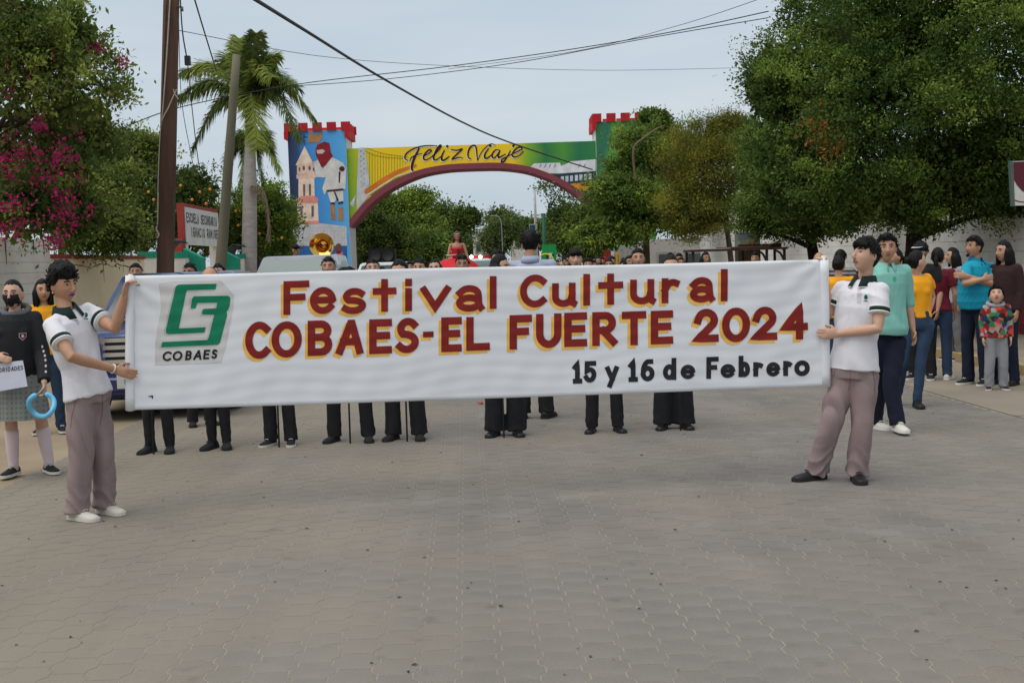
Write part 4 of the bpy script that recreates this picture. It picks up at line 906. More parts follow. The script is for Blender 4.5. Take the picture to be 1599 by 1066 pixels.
nt = M_print.node_tree; n = nt.nodes; l = nt.links; vo = n.new('ShaderNodeTexVoronoi'); vo.inputs['Scale'].default_value = 19; tc = n.new('ShaderNodeTexCoord'); l.new(tc.outputs['Object'], vo.inputs['Vector']); cr = n.new('ShaderNodeValToRGB'); cr.color_ramp.interpolation = 'CONSTANT'
for i, (p, c) in enumerate(((0, (130, 40, 36)), (.18, (40, 60, 110)), (.36, (190, 120, 90)), (.5, (44, 42, 40)), (.64, (60, 120, 80)), (.78, (150, 150, 150)), (.9, (200, 60, 50)))):
    e = cr.color_ramp.elements[i] if i < 2 else cr.color_ramp.elements.new(p); e.position = p; e.color = (*srgb(*c), 1)
sp = n.new('ShaderNodeSeparateColor'); l.new(vo.outputs['Color'], sp.inputs[0]); l.new(sp.outputs[0], cr.inputs['Fac']); l.new(cr.outputs['Color'], n['Principled BSDF'].inputs['Base Color'])
R8 = simple('person', 'small child in colourful printed hoodie and grey sweatpants looking up', 1556, 608, 1.14, R(-10), M_print, mat('light_grey_sweatpants', srgb(140, 142, 146), .95), plain(srgb(60, 26, 28)), M_white, 'short', 'fair', hy=R(-20), hp=R(22), sleeve='long', ease=.03, fit=1.25, hem=.085, head_k=.88, stance=.11, thick=.7)
hd = MB(); n0 = R8.J['neck']; hd.tube([n0 + V((.085 * math.cos(a), .07 * math.sin(a) + .01, .012 + .02 * math.sin(a))) for a in [6.2832 * i / 18 for i in range(19)]], .024, 8); hd.build('hood', M_c(150, 152, 156), R8.root, True)
R9 = simple('person', 'person in black cap and dark clothes partly hidden behind the orange polo', 1440, 592, 1.70, R(-40), M_black, M_black, M_black, M_white, 'short', 'tan', hy=R(-40))
H = R9.H; b = MB(); b.ell(H.w(0, -.005, .045), (.092, .108, .088), 16, 10, Matrix((H.s, H.f, H.u)).transposed()); cp = b.build('cap', M_black, R9.root, True); b = MB(); b.add([H.w(-.07, .075, .062), H.w(.07, .075, .062), H.w(.055, .17, .05), H.w(0, .185, .048), H.w(-.055, .17, .05)], [(0, 1, 2, 3, 4)]); b.build('cap_brim', M_c(190, 190, 186), cp)
R10 = simple('person', 'person with tied hair and maroon shirt glancing left beside the black cap', 1402, 578, 1.62, R(-60), mat('maroon_shirt', srgb(88, 20, 38), .9), M_djean, M_black, M_blksole, 'tied', 'tan', True, R(-80))
R11 = simple('person', 'person in grey striped shirt standing under the far ficus', 1314, 560, 1.62, R(150), mat('striped_grey', srgb(78, 76, 80), .9), M_black, M_black, M_blksole, 'short', 'brown', hy=R(150))
nt = R11.sh.data.materials[0].node_tree; n = nt.nodes; l = nt.links; wv = n.new('ShaderNodeTexWave'); wv.bands_direction = 'Z'; wv.inputs['Scale'].default_value = 5; tc = n.new('ShaderNodeTexCoord'); l.new(tc.outputs['Object'], wv.inputs[0]); cr = n.new('ShaderNodeValToRGB'); cr.color_ramp.elements[0].position = .45; cr.color_ramp.elements[0].color = (*srgb(66, 64, 68), 1); cr.color_ramp.elements[1].position = .55; cr.color_ramp.elements[1].color = (*srgb(140, 138, 140), 1); l.new(wv.outputs['Fac'], cr.inputs['Fac']); l.new(cr.outputs['Color'], n['Principled BSDF'].inputs['Base Color'])
R12 = simple('person', 'bald person whose head shows above the right end of the banner', 1280, 560, 1.60, R(0), M_c(120, 116, 112), M_black, M_black, M_blksole, 'bald', 'tan')
R13 = simple('person', 'person in yellow shirt and jeans half hidden behind the right banner holder', 1312, 600, 1.56, R(160), M_yellow, M_jean, M_black, M_solew, 'bun', 'tan', True, R(150))
# ------------------------------------------------------------------ the band row behind the banner
BG = 'band members in black behind the banner'
M_loafer = plain((0.012, 0.012, 0.013), .3)
row = [  # legs x, feet y, height, trousers fit/hem, shoe, hair, fem, label
    (249, 706, 1.60, .88, .055, M_black, M_blksole, 'tied', True, 'person in black with ankle boots, leftmost legs below the banner', M_hair_red, .09),
    (342, 700, 1.66, .86, .05, M_black, M_blksole, 'bald', False, 'balding person in black with feet close together below the emblem', None, .06),
    (438, 695, 1.54, 1.0, .075, M_black, M_solew, 'short', False, 'short person in black with white soled sneakers below the banner', None, .10),
    (548, 689, 1.60, 1.0, .078, M_black, M_blksole, 'short', False, 'person in black with legs apart and a stick between the feet', None, .17),
    (634, 686, 1.66, 1.08, .088, M_black, M_blksole, 'long', True, 'long haired person in black wide trousers and black boots below letters', None, .12),
    (790, 680, 1.68, 1.25, .105, M_loafer, M_blksole, 'long', True, 'dark haired person in very wide black trousers turning aside mid row', None, .10),
    (945, 674, 1.54, 1.0, .072, M_loafer, M_blksole, 'short', False, 'short person in black with loafers below the black date lettering', None, .13),
    (1053, 669, 1.63, 1.3, .112, M_loafer, M_blksole, 'tied', True, 'person in very wide black trousers and flat loafers, rightmost of the row', None, .10)]
sticks = {249: 240, 438: 436, 548: 547, 634: 636, 790: 787, 1053: 1063}
for x, y, Hh, fit, hem, sh, so_, hair, fem, lab, hm, stn in row:
    P = simple('person', lab, x, y, Hh, R(random.uniform(-8, 8)), M_black, M_black, sh, so_, hair, random.choice(['tan', 'fair', 'tan']), fem, hem=hem, fit=fit, vox=.011, sleeve='long', group=BG, stance=stn, hm=hm, hy=R(62) if x == 790 else None, fold=.003)
    if x in sticks:
        p = ground(sticks[x], y + 3); MB().tube([p, p + V((0, .03, 1.0))], .0085, 8).build('marching_stick', plain((.012, .012, .012), .4), label={240: 'thin black stick beside the leftmost boots under the banner', 436: 'thin black stick at the white soled sneakers', 547: 'thin black stick standing between the parted legs', 636: 'thin black stick before the wide trousers and boots under the word Festival', 787: 'thin black stick before the very wide trousers mid row', 1063: 'thin black stick at the rightmost flat loafers'}[sticks[x]], cat='stick', group='sticks held behind the banner')
R20 = simple('person', 'tall person seen from behind in pale grey blue shirt towering over the banner', 836, 652, 1.94, R(172), M_c(160, 166, 186), M_black, M_blkshoe, M_blksole, 'short', 'tan', hy=R(176), vox=.009, seed=21); R20.collar(M_c(160, 166, 186))
# dark bag on the ground beyond the row
g = ground(310, 662); Pb = simple('person', 'person in black standing back from the row near the blue car', 316, 664, 1.50, R(30), M_black, M_black, M_black, M_blksole, 'short', 'tan', vox=.012)
# second row: faces above the banner edge
def at_top(x, ytop, Y, H): p = at(x, ytop, Y); return V((p.x, Y, 0)), p.z
sec = [(513, 402, 16.2, 'short', False, 'dark haired person looking out below the brass sousaphone bell'), (581, 405, 16.5, 'short', False, 'young dark haired person above the F of the banner'), (655, 405, 16.8, 'short', False, 'short haired person above the letter i of the banner'),
       (679, 406, 17.4, 'long', True, 'long haired person with glasses above the letter v of the banner'), (721, 399, 16.4, 'short', False, 'narrow faced person below the red gown'), (776, 391, 16.0, 'short', False, 'tall boyish person with fringe left of the turned head'),
       (898, 389, 16.2, 'fringe', False, 'fringed person between the tall back and the tree'), (996, 389, 16.4, 'short', False, 'fair person with parted hair below the olive tree'),
       (545, 419, 16.2, 'short', False, 'person with only dark hair crown above the banner'), (297, 412, 17.5, 'short', False, 'dark haired person before the green gate block'), (212, 412, 18.5, 'short', False, 'dark haired person at the left banner pole top'), (341, 413, 19.0, 'short', False, 'dark haired person at the foot of the leaning grey pole')]
tops = [M_black, M_c(180, 178, 176), M_c(110, 40, 44), M_black, M_c(70, 76, 92)]
for i, (x, yt, Y, hair, fem, lab) in enumerate(sec):
    p, zt = at_top(x, yt, Y, 0); Hh = zt - .015
    P = simple('person', lab, x, 0, Hh, R(random.uniform(-12, 12)), tops[i % 5], M_black, M_black, M_blksole, hair, ['tan', 'fair', 'tan', 'fair', 'brown'][i % 5], fem, vox=.011, head_k=1.09, group='people in the rows behind the banner', pos=p, seed=i * 3 + 1, fold=None, thick=.72)
    if 'glasses' in lab:
        b = MB()
        for s in (-1, 1): b.tube([P.H.w(s * .032 + .022 * math.cos(a), .103, .010 + .019 * math.sin(a)) for a in [6.2832 * q / 12 for q in range(13)]], .0022, 5)
        b.tube([P.H.w(-.01, .104, .012), P.H.w(.01, .104, .012)], .002, 5); b.build('glasses', M_black, P.root)
# far crowd: three figures copied many times
proto = []
for i in range(3):
    P = simple('person', 'small dark haired person in the far crowd down the street', 0, 0, 1.66, 0, [M_black, M_c(120, 30, 34), M_c(90, 96, 110)][i], M_black, M_black, M_blksole, ['short', 'long', 'short'][i], ['tan', 'brown', 'tan'][i], i == 1, vox=.016, pos=(-2.0 + i * 1.7, 24.5 + i, 0), group='far crowd', seed=40 + i, fold=None)
    proto.append(P)
FAR = []
rc = random.Random(12)
for k in range(46):
    Y = rc.uniform(21, 40); u = rc.uniform(-4.6, 5.2) if k > 16 else rc.uniform(1.5, 5.8); FAR.append((u, Y, rc.choice((0, 1, 2)), rc.uniform(.93, 1.03), rc.uniform(-.5, .5)))
# ------------------------------------------------------------------ painted gateway arch
AY = 66.0
def am(x, y, off=0.0): return at(x, y, AY - off)
arch = empty('gateway_arch', (at(742, 300, AY).x, AY, 0), 'painted castle style gateway arch spanning the street with two battlemented towers', 'arch')
XL0, XL1 = at(452.5, 300, AY).x, at(543.5, 300, AY).x; XC = at(741, 300, AY).x
XR0 = 2 * XC - XL1 + .35; XR0 = at(931, 250, AY).x; XR1 = XR0 + (XL1 - XL0)
ZT = at(495, 204, AY).z; ZB = at(700, 227, AY).z
def ramp_mat(name, stops, vs=.5, amt=.35, axis='X', bump=.15):
    m = bpy.data.materials.new(name); m.use_nodes = True; n = m.node_tree.nodes; l = m.node_tree.links; p = n['Principled BSDF']; p.inputs['Roughness'].default_value = .75
    g = n.new('ShaderNodeNewGeometry'); sx = n.new('ShaderNodeSeparateXYZ'); l.new(g.outputs['Position'], sx.inputs[0])
    nz = n.new('ShaderNodeTexNoise'); nz.inputs['Scale'].default_value = vs; nz.inputs['Detail'].default_value = 6; l.new(g.outputs['Position'], nz.inputs['Vector'])
    x0, x1 = stops[0][0], stops[-1][0]; mr = n.new('ShaderNodeMapRange'); mr.inputs[1].default_value = x0; mr.inputs[2].default_value = x1; l.new(sx.outputs[axis], mr.inputs[0])
    ma = n.new('ShaderNodeMath'); ma.operation = 'MULTIPLY_ADD'; ma.inputs[1].default_value = amt; ma.inputs[2].default_value = -amt / 2; l.new(nz.outputs['Fac'], ma.inputs[0])
    ad = n.new('ShaderNodeMath'); l.new(mr.outputs[0], ad.inputs[0]); l.new(ma.outputs[0], ad.inputs[1]); cr = n.new('ShaderNodeValToRGB')
    cr.color_ramp.elements[0].color = (*srgb(*stops[0][1]), 1); cr.color_ramp.elements[1].color = (*srgb(*stops[-1][1]), 1)
    for x, c in stops[1:-1]: cr.color_ramp.elements.new((x - x0) / (x1 - x0)).color = (*srgb(*c), 1)
    l.new(ad.outputs[0], cr.inputs['Fac']); l.new(cr.outputs['Color'], p.inputs['Base Color']); return m
PX = lambda x: at(x, 260, AY).x
M_abase = mat('pale_arch_render', srgb(205, 202, 198), .85, var=.05, vs=2); M_ared = mat('red_battlement', srgb(178, 32, 42), .8, var=.1, vs=2); M_arib = mat('dull_maroon_rib', srgb(132, 66, 76), .8, var=.08, vs=2)
M_mblue = ramp_mat('mural_blue', [(PX(450), (28, 44, 70)), (PX(468), (40, 74, 124)), (PX(485), (60, 140, 214)), (PX(543), (90, 178, 236))], .6, .25)
M_mbeam = ramp_mat('mural_green_yellow', [(PX(541), (112, 164, 40)), (PX(560), (176, 186, 30)), (PX(585), (240, 204, 24)), (PX(800), (246, 206, 26)), (PX(825), (130, 176, 40)), (PX(850), (34, 120, 66)), (PX(880), (80, 150, 50)), (PX(905), (30, 116, 78)), (PX(935), (50, 130, 60))], .8, .06)
M_mgreen = ramp_mat('mural_forest', [(PX(925), (40, 120, 60)), (PX(945), (40, 110, 90)), (PX(960), (90, 150, 50)), (PX(985), (40, 120, 60)), (PX(1020), (70, 140, 50))], .9, .5)
def boxm(name, x0, x1, y0, y1, z0, z1, m, par=arch): return MB().box(((x0 + x1) / 2, (y0 + y1) / 2, (z0 + z1) / 2), (x1 - x0, y1 - y0, z1 - z0)).build(name, m, par)
D = 2.6
for x0, x1, mm in ((XL0, XL1, M_mblue), (XR0, XR1, M_mgreen)):
    t = boxm('tower', x0, x1, AY, AY + D, 0, ZT, M_abase)
    boxm('tower_mural', x0 + .02, x1 - .02, AY - .02, AY, 0, ZT - .01, mm, t)
    n = 5; w = (x1 - x0 + .3) / (n * 2 - 1)
    for i in range(n):
        for yy in (AY - .12, AY + D - .1):
            boxm('merlon', x0 - .15 + i * 2 * w, x0 - .15 + (i * 2 + 1) * w + .1, yy, yy + .25, ZT - .02, ZT + .42, M_ared, t)
    for xx in (x0 - .17, x1 - .06):
        for i in range(3): boxm('merlon', xx, xx + .23, AY + .35 + i * .85, AY + .8 + i * .85, ZT - .02, ZT + .42, M_ared, t)
        boxm('parapet_band', xx, xx + .23, AY - .13, AY + D + .16, ZT - .42, ZT - .021, M_ared if xx > 0 or xx < x0 + 1 and x0 > 0 else M_ared, t)
IN = [(544, 352), (569, 322), (588, 305), (610, 290), (636, 277), (662.7, 267.5), (700, 261), (740, 259)]
cl = [am(*p) for p in IN]; cur = [(p.x, p.z) for p in cl]; XCc = cl[-1].x
cur = catmull([V((x, z, 0)) for x, z in cur] , 3); cur = [(p.x, p.y) for p in cur]; cur += [(2 * XCc - x, z) for x, z in reversed(cur[:-1])]
cur = [(min(x, XR0 - .001), z) for x, z in cur if x < XR0 + .2]
fr = [(XL1, ZB)] + [(XL1 + .001, cur[0][1])] + cur[1:] + [(XR0, cur[-1][1] - .3), (XR0, ZB)]
MB().prism([V((x, AY + .15, z)) for x, z in fr], (0, D - .5, 0)).build('beam', M_abase, arch)
MB().prism([V((x, AY + .12, z)) for x, z in fr], (0, .03, 0)).build('beam_mural', M_mbeam, arch)
rib = MB(); L = [V((x, z)) for x, z in cur]; A_, B_ = ribbon([(p.x, p.y) for p in L], .30)
for a, b_, c, d in zip(A_, A_[1:], B_[1:], B_): rib.prism([V((a.x, AY + .04, a.y)), V((b_.x, AY + .04, b_.y)), V((c.x, AY + .04, c.y)), V((d.x, AY + .04, d.y))], (0, D - .3, 0))
rib.build('arch_rib', M_arib, arch)
def mural(name, polys, col, off, fn, parent=arch):
    b_off = AY - off
    for P in polys:
        b = MB(); b.add([at(*fn(*p), b_off) for p in P], [tuple(range(len(P)))]); b.build(name, plain(srgb(*col), .75, var=.16, vs=2.5), parent)
z6 = lambda x, y: (430 + x / 4.444, 180 + y / 4.444)
el = lambda cx, cy, rx, ry, n=12: [(cx + rx * math.cos(6.2832 * i / n), cy + ry * math.sin(6.2832 * i / n)) for i in range(n)]
T = 'painted_church'
mural(T, [[(203, 215), (258, 325), (255, 345), (140, 347)], [(160, 435), (270, 430), (273, 570), (160, 580)], [(152, 605), (294, 600), (300, 735), (153, 745)]], (238, 212, 192), .030, z6)
mural(T, [[(150, 342), (262, 332), (274, 405), (150, 415)], [(145, 415), (278, 400), (282, 434), (148, 442)]], (232, 198, 180), .034, z6)
mural(T, [[(140, 588), (182, 560), (270, 558), (300, 580), (296, 606), (146, 612)], [(150, 740), (302, 730), (306, 752), (154, 757)]], (226, 150, 138), .038, z6)
mural('painted_window', [el(167, 375, 6, 14), el(197, 367, 9, 16), el(237, 367, 9, 16), el(264, 375, 5, 13), [(172, 635), (188, 635), (188, 712), (174, 712)], [(250, 628), (266, 628), (267, 703), (251, 704)], [(192, 480), (206, 480), (206, 560), (194, 560)], [(232, 478), (246, 478), (246, 556), (234, 556)]], (110, 96, 100), .042, z6)
mural('painted_cross', [[(195, 130), (204, 130), (204, 205), (196, 205)], [(180, 148), (222, 146), (222, 156), (180, 158)]], (40, 90, 150), .030, z6)
mural('painted_wall', [[(106, 765), (300, 748), (494, 772), (497, 905), (108, 908)]], (206, 204, 208), .030, z6)
b = MB()
for i in range(6):
    y = 780 + i * 22; b.add([at(*z6(x, yy), AY - .034) for x, yy in ((108, y), (494, y + 2), (494, y + 4), (108, y + 2))], [(0, 1, 2, 3)])
for i in range(16):
    x = 120 + i * 24; b.add([at(*z6(xx, yy), AY - .034) for xx, yy in ((x, 776), (x + 2, 776), (x + 2, 904), (x, 904))], [(0, 1, 2, 3)])
b.build('painted_joint', plain(srgb(188, 186, 190)), arch)
mural('painted_hole', [el(192, 787, 9, 10)], (60, 60, 66), .037, z6)
mural('painted_base', [[(108, 906), (497, 904), (500, 1500), (112, 1500)]], (44, 104, 168), .030, z6)
mural('painted_child', [[(398, 975), (420, 950), (465, 945), (480, 990), (492, 1030), (480, 1090), (415, 1090)]], (206, 110, 140), .034, z6); mural('painted_child', [[(430, 985), (470, 990), (478, 1080), (425, 1080)]], (222, 180, 70), .038, z6); mural('painted_child', [el(438, 925, 24, 38)], (112, 70, 62), .034, z6)
G = 'painted_dancer'
mural(G, [[(262, 325), (300, 308), (330, 372), (388, 290), (470, 330), (490, 372), (486, 510), (440, 520), (355, 527), (340, 552), (325, 508), (362, 395), (348, 432), (285, 430)], [(360, 530), (470, 518), (474, 600), (440, 606), (430, 560), (412, 606), (384, 606)]], (216, 213, 210), .032, z6)
mural(G, [[(278, 240), (290, 205), (340, 183), (375, 195), (386, 260), (400, 285), (385, 300), (345, 352), (320, 362), (300, 320), (280, 275)]], (140, 34, 44), .036, z6)
mural(G, [[(285, 243), (330, 236), (345, 250), (325, 268), (290, 266)]], (198, 186, 182), .040, z6)
mural(G, [[(380, 618), (410, 622), (418, 722), (388, 728)], [(434, 640), (470, 636), (472, 730), (440, 734)], [(235, 120), (252, 102), (262, 132), (300, 128), (322, 108), (326, 158), (300, 190), (224, 190)]], (176, 128, 86), .036, z6)
mural(G, [[(355, 519), (472, 508), (474, 522), (356, 533)], [(405, 530), (415, 530), (440, 590), (430, 598)], [(384, 604), (414, 604), (412, 618), (382, 618)], [(436, 602), (470, 596), (470, 612), (436, 618)], el(462, 372, 20, 18), [(440, 390), (452, 392), (448, 470), (438, 466)]], (74, 40, 46), .041, z6)
# bridge and station painted on the beam
z5 = lambda x, y: (540 + x / 6.664, 200 + y / 6.664)
AB = -.12
def mb_(name, polys, col, off): return mural(name, polys, col, off + AB, z5)
mb_('painted_bridge', [[(133, 205), (200, 203), (250, 590), (240, 700), (115, 860), (112, 690)], [(108, 690), (100, 720), (78, 826), (36, 792)]], (196, 198, 200), .012)
mb_('painted_bridge', [[(196, 640), (260, 600), (380, 520), (520, 440), (650, 395), (735, 375), (735, 405), (650, 430), (520, 490), (380, 575), (215, 690), (196, 680)]], (214, 118, 44), .016)
mb_('painted_bridge', [[(215, 695), (380, 585), (520, 500), (690, 445), (735, 432), (735, 438), (690, 456), (520, 512), (390, 595), (250, 690)]], (228, 216, 196), .016)
mb_('painted_bridge', [[(250, 697), (390, 602), (520, 520), (690, 462), (690, 474), (520, 538), (390, 625), (280, 704)]], (120, 116, 40), .016)
mb_('painted_lattice', [[(150 + (i % 2) * 30 + 10 * (i // 2) * .25, 230 + i * 26), (166 + (i % 2) * 30, 240 + i * 26), (150 + (i % 2) * 30, 252 + i * 26)] for i in range(15)], (110, 150, 96), .020)
b = MB()
def strk(fn, pts, w, off):
    A1, B1 = ribbon(pts, w); n = len(A1); b.add([at(*fn(p.x, p.y), AY - AB * -1 - off if False else AY - (off + AB)) for p in A1 + B1], [(i, i + 1, n + i + 1, n + i) for i in range(n - 1)])
for i in range(14): x = 245 + i * 29; strk(z5, [(x, 250 + i * 4), (x, 600 - i * 17)], 3.4, .018)
strk(z5, [(215, 205), (300, 240), (420, 272), (600, 296), (650, 300)], 4, .019); strk(z5, [(205, 240), (300, 285), (430, 308), (600, 318)], 4, .019)
b.build('painted_cable', plain(srgb(132, 112, 30)), arch)
zs = lambda x, y: (840 + x / 7.105, 170 + y / 7.105)
mural('painted_station', [[(-80, 640), (-40, 605), (245, 598), (255, 632), (340, 600), (345, 585), (640, 560), (640, 690), (240, 718), (-100, 712)]], (218, 220, 222), .012 + AB, zs)
mural('painted_station', [[(0, 722), (240, 722), (640, 690), (640, 800), (240, 838), (150, 800)]], (40, 62, 72), .014 + AB, zs)
mural('painted_station_window', [[(x, 752 - max(0, x - 240) * .1), (x + 34, 750 - max(0, x - 240) * .1), (x + 34, 815 - max(0, x - 240) * .1), (x, 817 - max(0, x - 240) * .1)] for x in (165, 255, 305, 355, 410, 460, 510, 560)], (196, 206, 212), .018 + AB, zs)
mural('painted_station', [[(245, 845), (640, 806), (640, 905), (370, 915)]], (216, 140, 40), .014 + AB, zs)
mural('painted_station', [[(x, 612), (x + 14, 612), (x - 4, 652), (x - 18, 652)] for x in (30, 85, 135, 190, 460, 520)], (150, 150, 156), .016 + AB, zs)
# script lettering
z2 = lambda x, y: (620 + x / 7.614, 215 + y / 7.614)
SCR = [([(475, 97), (380, 95), (280, 106), (180, 142), (112, 190), (90, 232), (106, 262), (132, 272)], 13), ([(264, 122), (236, 180), (202, 250), (180, 320), (174, 370), (192, 396)], 21), ([(150, 280), (165, 245), (210, 215), (300, 188)], 10),
       ([(318, 222), (378, 188), (406, 158), (386, 146), (342, 180), (315, 228), (322, 260), (352, 264), (402, 236)], 15), ([(402, 236), (470, 175), (520, 108), (512, 92), (478, 130), (436, 222), (440, 262), (472, 262), (520, 225)], 16), ([(566, 148), (532, 215), (532, 262), (562, 268), (622, 222)], 17), ([(604, 90), (588, 116)], 20),
       ([(640, 140), (665, 148), (715, 152), (772, 138), (720, 190), (655, 255), (690, 250), (738, 236), (784, 246)], 14), ([(884, 258), (852, 240), (842, 195), (860, 132), (900, 95), (934, 105), (946, 170), (956, 275)], 15), ([(956, 275), (1000, 180), (1060, 112), (1120, 74), (1172, 92)], 9),
       ([(1090, 128), (1048, 190), (1042, 236), (1072, 244), (1130, 200)], 16), ([(1116, 84), (1098, 112)], 18), ([(1218, 152), (1172, 148), (1132, 194), (1134, 234), (1164, 238), (1222, 158)], 14), ([(1226, 150), (1204, 205), (1212, 238), (1290, 196)], 15), ([(1350, 150), (1312, 220), (1270, 284), (1242, 290), (1248, 262), (1310, 226), (1372, 192)], 14), ([(1394, 82), (1372, 110)], 18),
       ([(1372, 196), (1440, 164), (1484, 134), (1464, 114), (1418, 132), (1374, 184), (1370, 218), (1402, 232), (1452, 214), (1504, 162)], 14)]
for col, off, dx, dy, gw in (((238, 228, 206), .022, -7, 9, 3), ((50, 30, 26), .027, 0, 0, 0)):
    b = MB()
    for q, (pts, w) in enumerate(SCR):
        c = [(p.x + dx, p.y + dy) for p in catmull([V((x, y, 0)) for x, y in pts], 5)]; wl = [1.45 * w * (.55 + .45 * math.sin(math.pi * (i + .6) / (len(c) + .2))) + gw for i in range(len(c))]
        A1, B1 = ribbon(c, wl); n = len(A1); o_ = AY - (off + AB + q * .0002); b.add([at(*z2(p.x, p.y), o_) for p in A1 + B1], [(i, i + 1, n + i + 1, n + i) for i in range(n - 1)])
    b.build('script_lettering' if not dx else 'lettering_outline', plain(srgb(*col)), arch)
# ------------------------------------------------------------------ trees and plants
def leaf_mat(name, a, b, tr=.33, isl=.35):
    m1 = mat(name, a, .7, vs=.8, col2=b, island=isl, trans=tr, spec=.12, coords='Object'); k = lambda c: (c[0] * 2.0, c[1] * 1.8, c[2] * 1.4); return [m1, mat(name + '_bright', k(a), .7, vs=.8, col2=k(b), island=isl, trans=tr, spec=.12, coords='Object')]  # second, brighter copy for random clumps: crown highlights put into leaf colour
rng = np.random.default_rng(11)
def leaf_quads(C, size, up=.3, out=None, asp=.5, droop=0.0):
    N = len(C); d = rng.normal(size=(N, 3)); d[:, 2] -= droop
    if out is not None: d += out * .9
    d /= np.linalg.norm(d, axis=1)[:, None]; n = rng.normal(size=(N, 3)); n[:, 2] += up * 2; n -= (n * d).sum(1)[:, None] * d; n /= np.linalg.norm(n, axis=1)[:, None]; s = np.cross(d, n)
    L = (size * rng.uniform(.65, 1.25, N))[:, None]; W = L * asp * .5
    v = np.stack([C, C + d * L * .5 + s * W + n * L * .06, C + d * L, C + d * L * .5 - s * W + n * L * .06], 1).reshape(-1, 3); f = np.arange(4 * N).reshape(-1, 4); return v, f
def clumps(ells, n, rmin=.6, seed=1):
    r = np.random.default_rng(seed); out = []; w = np.array([e[1][0] * e[1][1] + e[1][2] * e[1][0] for e in ells]); w = w / w.sum()
    for k, (c, rad) in enumerate(ells):
        m = max(4, int(n * w[k])); d = r.normal(size=(m, 3)); d /= np.linalg.norm(d, axis=1)[:, None]; t = r.uniform(rmin ** 3, 1, m) ** (1 / 3); out.append(np.array(c) + d * np.array(rad) * t[:, None])
    return np.concatenate(out)
def lumps(ells, n, r, seed=1, top=.0):
    """swelling masses of foliage on the surface of a crown"""
    g = np.random.default_rng(seed); out = []; w = np.array([e[1][0] * e[1][2] for e in ells]); w = w / w.sum()
    for k, (c, rad) in enumerate(ells):
        m = max(3, int(n * w[k])); d = g.normal(size=(m, 3)); d[:, 1] -= .35; d /= np.linalg.norm(d, axis=1)[:, None]
        for q in d: rr = r * g.uniform(.65, 1.3); p = np.array(c) + q * np.maximum(np.array(rad) - rr * .75, .02); out.append((tuple(p), (rr, rr, rr * .8)))
    return out
def tree(name, label, base, ells, ncl, nlf, cr, ls, lm, bark, tr=.16, seed=1, limbs=9, group=None, asp=.5, up=.3, droop=0.0, inner=True, trunk_top=None, cat='tree', extra=None, lump=None):
    base = V(base); root = empty(name, base, label, cat, group); cc = clumps(ells, ncl, .62, seed) if not lump else clumps(lumps(ells, lump[0], lump[1], seed + 2), ncl, .80, seed)
    ctr = np.mean([np.array(e[0]) for e in ells], 0)
    r = np.random.default_rng(seed + 9); C = []; O = []; MI = []
    for c in cc:
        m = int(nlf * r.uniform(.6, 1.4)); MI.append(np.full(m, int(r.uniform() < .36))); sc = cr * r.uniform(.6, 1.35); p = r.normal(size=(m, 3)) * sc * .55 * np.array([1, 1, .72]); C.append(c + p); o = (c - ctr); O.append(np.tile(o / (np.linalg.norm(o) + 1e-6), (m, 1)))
    C = np.concatenate(C); O = np.concatenate(O); v, f = leaf_quads(C, ls, up, O, asp, droop)
    if inner:
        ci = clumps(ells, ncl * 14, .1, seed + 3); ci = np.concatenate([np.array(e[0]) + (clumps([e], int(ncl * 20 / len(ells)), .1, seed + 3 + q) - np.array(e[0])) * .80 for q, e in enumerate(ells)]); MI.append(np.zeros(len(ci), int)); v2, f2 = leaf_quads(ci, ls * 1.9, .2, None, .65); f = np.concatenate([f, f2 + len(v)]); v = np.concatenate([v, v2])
    v[:, 2] = np.maximum(v[:, 2], .05)
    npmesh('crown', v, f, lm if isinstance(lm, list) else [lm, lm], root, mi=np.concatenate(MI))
    b = MB(); top = V(trunk_top) if trunk_top is not None else V((base.x * .4 + ctr[0] * .6, base.y * .4 + ctr[1] * .6, ctr[2] - .1 * ells[0][1][2])); mid = base.lerp(top, .5) + V((tr * .4, 0, 0))
    b.tube([base - V((0, 0, .05)), base + V((0, 0, .15)), mid, top], [tr * 1.35, tr * 1.05, tr * .85, tr * .5], 10); rr = random.Random(seed)
    for k in range(limbs):
        e = V(cc[rr.randrange(len(cc))]); s0 = mid.lerp(top, rr.uniform(.1, 1)); m2 = s0.lerp(e, .5) + V((rr.uniform(-.2, .2), rr.uniform(-.2, .2), rr.uniform(0, .3))) * tr * 3; b.tube([s0, m2, e], [tr * .45, tr * .28, tr * .07], 7)
    b.build('trunk', bark, root, True); return root
M_bark = mat('grey_brown_bark', srgb(70, 58, 48), .95, vs=5, col2=srgb(98, 84, 70), bump=.6, bs=30, stretch=(1, 1, .3)); M_dbark = mat('dark_bark', srgb(44, 36, 30), .95, vs=5, bump=.5, bs=30)
LM_f = leaf_mat('ficus_leaf', (0.043, 0.082, 0.019), (0.120, 0.180, 0.041)); LM_f2 = leaf_mat('ficus_leaf_light', (0.060, 0.102, 0.019), (0.132, 0.192, 0.042)); LM_o = leaf_mat('olive_leaf', (0.085, 0.100, 0.018), (0.17, 0.170, 0.032), .35); LM_g = leaf_mat('green_leaf', (0.066, 0.114, 0.022), (0.168, 0.240, 0.048)); LM_d = leaf_mat('dark_leaf', (0.036, 0.066, 0.017), (0.096, 0.138, 0.034)); LM_far = leaf_mat('far_leaf', (.055, .085, .028), (.10, .14, .045)); LM_b = leaf_mat('brown_leaf', (.22, .085, .025), (.30, .13, .04))
def E(x, y, Y, rx, ry, ryd=None): p = at(x, y, Y); s = Y / F; return ((p.x, p.y, p.z), (rx * s, (ryd or (rx + ry) / 2) * s, ry * s))
